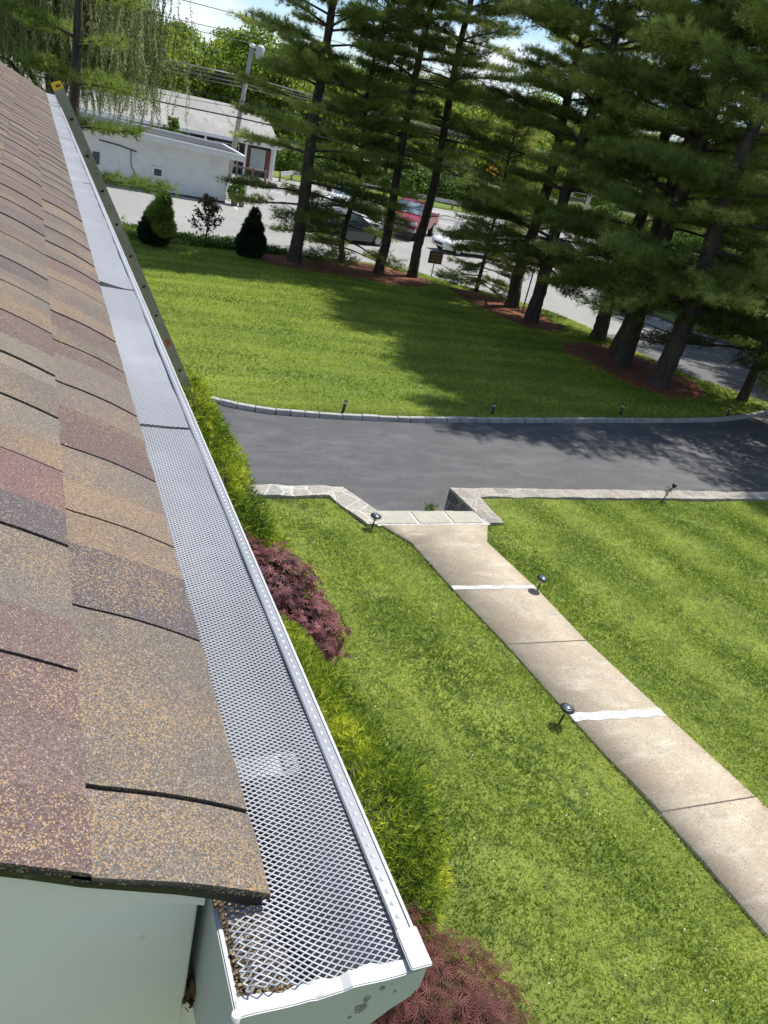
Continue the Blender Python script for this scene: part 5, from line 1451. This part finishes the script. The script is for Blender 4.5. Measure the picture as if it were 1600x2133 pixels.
def car(label, loc, rz, paint, kind='sedan'):
    r = tag(empty('parked_car', loc, rz), label, 'car', None)
    hw = .88
    loft([(-2.28, .34, .70, .62, .78, .80, .68), (-2.15, .26, .80, .66, hw, .96, .78), (-1.5, .22, .86, .68, .91, .99, .84), (-.5, .20, .87, .66, .91, .95, .86), (.6, .20, .87, .66, .91, .94, .86), (1.5, .22, .86, .64, .90, .84, .78), (2.12, .26, .80, .56, .84, .70, .66), (2.28, .34, .66, .50, .70, .58, .58)]).build('body', paint, r, bevel=.03)
    top = 1.43 if kind == 'sedan' else 1.62
    zt = top - .04
    cab = loft([(-1.75, .93, .74, .95, .74, .97, .72), (-1.05, .93, .79, 1.20, .72, zt - .02, .58), (-.2, .93, .80, 1.20, .73, top, .60), (.30, .93, .80, 1.18, .72, top - .06, .58), (1.18, .90, .74, .92, .72, .93, .68)])
    cab.build('cabin', paint, r, bevel=.02)
    for s in (-1, 1):
        mb = MB()
        p = [(-1.45, .99), (.95, .97), (.30, top - .12), (-.95, top - .13)]
        def sw(x, z): return s * (.80 - (z - .93) * .40 + .012)
        mb.add([(x, sw(x, z), z) for x, z in p], [(0, 1, 2, 3)])
        mb.build('side_window', M['glass'], r)
        MB().box(1.02, 1.14, s * .86 if s > 0 else -1.0, 1.0 if s > 0 else -.86, .93, 1.05).build('mirror', paint, r, bevel=.02)
        MB().box(2.10, 2.235, s * .46 if s > 0 else -.76, .76 if s > 0 else -.46, .54, .66).build('headlight', M['headlight'], r, bevel=.02)
        MB().box(-2.25, -2.14, s * .50 if s > 0 else -.80, .80 if s > 0 else -.50, .70, .86).build('tail_light', M['tail'], r, bevel=.02)
        for x in (-1.38, 1.42): wheel(r, x, s * .80, .32, .22, s)
    MB().add([(1.15, -.66, .955), (1.15, .66, .955), (.34, .54, top - .055), (.34, -.54, top - .055)], [(0, 1, 2, 3)]).build('windscreen', M['glass'], r)
    MB().add([(-1.70, -.64, .99), (-1.70, .64, .99), (-1.10, .52, top - .08), (-1.10, -.52, top - .08)], [(0, 3, 2, 1)]).build('rear_window', M['glass'], r)
    MB().box(2.26, 2.30, -.40, .40, .40, .52).build('grille', M['black'], r)
    return r

def pickup(label, loc, rz, paint, big=True):
    r = tag(empty('pickup_truck', loc, rz), label, 'pickup truck')
    hw = 1.0
    loft([(-2.95, .55, .92, .85, .98, 1.25, .97), (-.9, .48, .96, .85, 1.0, 1.28, .97), (.0, .45, .97, .85, 1.0, 1.30, .97), (1.1, .45, .97, .85, 1.0, 1.28, .93), (1.3, .50, .96, .90, 1.0, 1.30, .90), (2.55, .55, .94, .92, .99, 1.20, .86), (2.78, .60, .90, .90, .95, 1.10, .84)]).build('body', paint, r, bevel=.03)
    loft([(-1.05, 1.25, .90, 1.30, .90, 1.34, .86), (-.85, 1.25, .90, 1.55, .84, 1.93, .74), (.35, 1.25, .92, 1.55, .86, 1.97, .76), (.62, 1.25, .92, 1.55, .85, 1.92, .74), (1.38, 1.25, .88, 1.28, .87, 1.31, .82)]).build('cab', paint, r, bevel=.03)
    MB().add([(1.36, -.80, 1.335), (1.36, .80, 1.335), (.68, .70, 1.88), (.68, -.70, 1.88)], [(0, 1, 2, 3)]).build('windscreen', M['windscreen'] if 'windscreen' in M else M['glass'], r)
    for s in (-1, 1):
        MB().add([(x, s * (.925 - (z - 1.25) * .27 + .014), z) for x, z in ((-.85, 1.36), (1.05, 1.36), (.55, 1.85), (-.75, 1.86))], [(0, 1, 2, 3)]).build('side_window', M['glass'], r)
        MB().box(.98, 1.12, 1.02 if s > 0 else -1.30, 1.30 if s > 0 else -1.02, 1.28, 1.52).build('mirror', M['black'], r, bevel=.02)
        f = MB().box(2.66, 2.83, .62 if s > 0 else -.95, .95 if s > 0 else -.62, .86, 1.06).build('headlight', M['headlight'], r, bevel=.03)
        for x in (-1.95, 1.88): wheel(r, x, s * .87, .42, .28, s)
        MB().tube([(1.88 + .50 * math.cos(t), s * 1.0, .44 + .50 * math.sin(t)) for t in np.linspace(.1, math.pi - .1, 12)], .03, 5).build('wheel_arch', M['black'], r)
        MB().box(-1.1 - 1.85, -1.12, s * .93 if s > 0 else -.96, .96 if s > 0 else -.93, 1.27, 1.31).build('bed_rail', M['black'], r)
    g1 = MB().box(2.79, 2.835, -.60, .60, .96, 1.08).box(2.79, 2.835, -.60, .60, .72, .86)
    g1.build('grille', M['black'], r)
    MB().box(2.80, 2.86, -.96, .96, .885, .925).box(2.78, 2.84, -.92, .92, 1.09, 1.115).build('chrome_bar', M['chrome'], r, bevel=.008)
    MB().box(2.862, 2.872, -.13, .13, .888, .922).box(2.862, 2.874, -.045, .045, .875, .935).build('emblem', M['gold'], r)
    MB().box(2.70, 2.92, -1.0, 1.0, .52, .69).build('bumper', M['chrome'], r, bevel=.04)
    MB().box(2.925, 2.935, -.17, .17, .48, .60).build('licence_plate', M['plate'], r)
    MB().box(2.5, 2.75, -.85, .85, .32, .50).build('air_dam', M['black'], r)
    return r
M['windscreen'] = mat('windscreen_glass', (.10, .15, .18), .06, spec=.9, noise=[(1.5, (.28, .34, .36), .5, .62)])
zc = GZ + .0
pk = pickup('dark red pickup truck with chrome grille facing the lawn between two bare trunks', (21.6, 46.6, zc), R(-128), M['red_paint']); pk.scale = (1.06,) * 3
c1 = car('dark green sedan half hidden behind the young pine, left of the red pickup', (15.3, 40.6, zc), R(18), M['green_paint'])
c2 = car('white car parked right behind the dark green sedan', (18.6, 47.2, zc), R(-95), M['white_paint'], 'van')
c3 = car('low white car with dark windscreen parked right of the red pickup', (23.6, 42.4, zc), R(-168), M['white_paint'])
c4 = car('black car with red tail light parked far right behind the pine pair', (30.6, 44.2, zc), R(150), M['dark_paint'], 'van')
pk2 = pickup('white pickup truck at the back of the parking area, left of the red one', (18.9, 51.0, zc), R(-120), M['white_paint'])

# ================================================================== SIGNS
r = tag(empty('stop_sign', (18.88, 28.04, gz(0, 28))), 'back of an octagonal sign on a thin post between the pine pair', 'sign')
MB().tube([(0, 0, -.2), (0, 0, 2.5)], .03, 8).build('post', M['sign_back'], r)
octa = [(.38 * math.cos(t), 2.2 + .38 * math.sin(t)) for t in [R(22.5 + 45 * k) for k in range(8)]]
MB().prism(octa, .035, .045).build('panel', M['sign_back'], r).rotation_euler = (0, 0, R(-35))
r = tag(empty('yard_sign', (17.3, 33.9, gz(0, 33.9))), 'small dark brown rectangular sign on a stake at the road edge', 'sign')
MB().box(-.02, .02, -.02, .02, -.2, .8).build('stake', M['timber'], r)
p = MB().box(-.36, .36, -.045, -.02, .55, 1.12).build('panel', M['sign_brown'], r, bevel=.005)
MB().box(-.28, .28, -.05, -.046, .95, 1.03).box(-.24, .24, -.05, -.046, .80, .86).box(-.28, .28, -.05, -.046, .66, .72).build('faded_bars', M['sign_line'], p)
r = tag(empty('warning_sign', (33.0, 58.5, GZ)), 'yellow diamond warning sign showing through the pine branches', 'sign')
MB().tube([(0, 0, -.2), (0, 0, 4.1)], .04, 8).build('post', M['rail'], r)
MB().prism([(-.62, 4.1), (0, 3.48), (.62, 4.1), (0, 4.72)], -.06, -.04).build('panel', M['sign_yellow'], r)
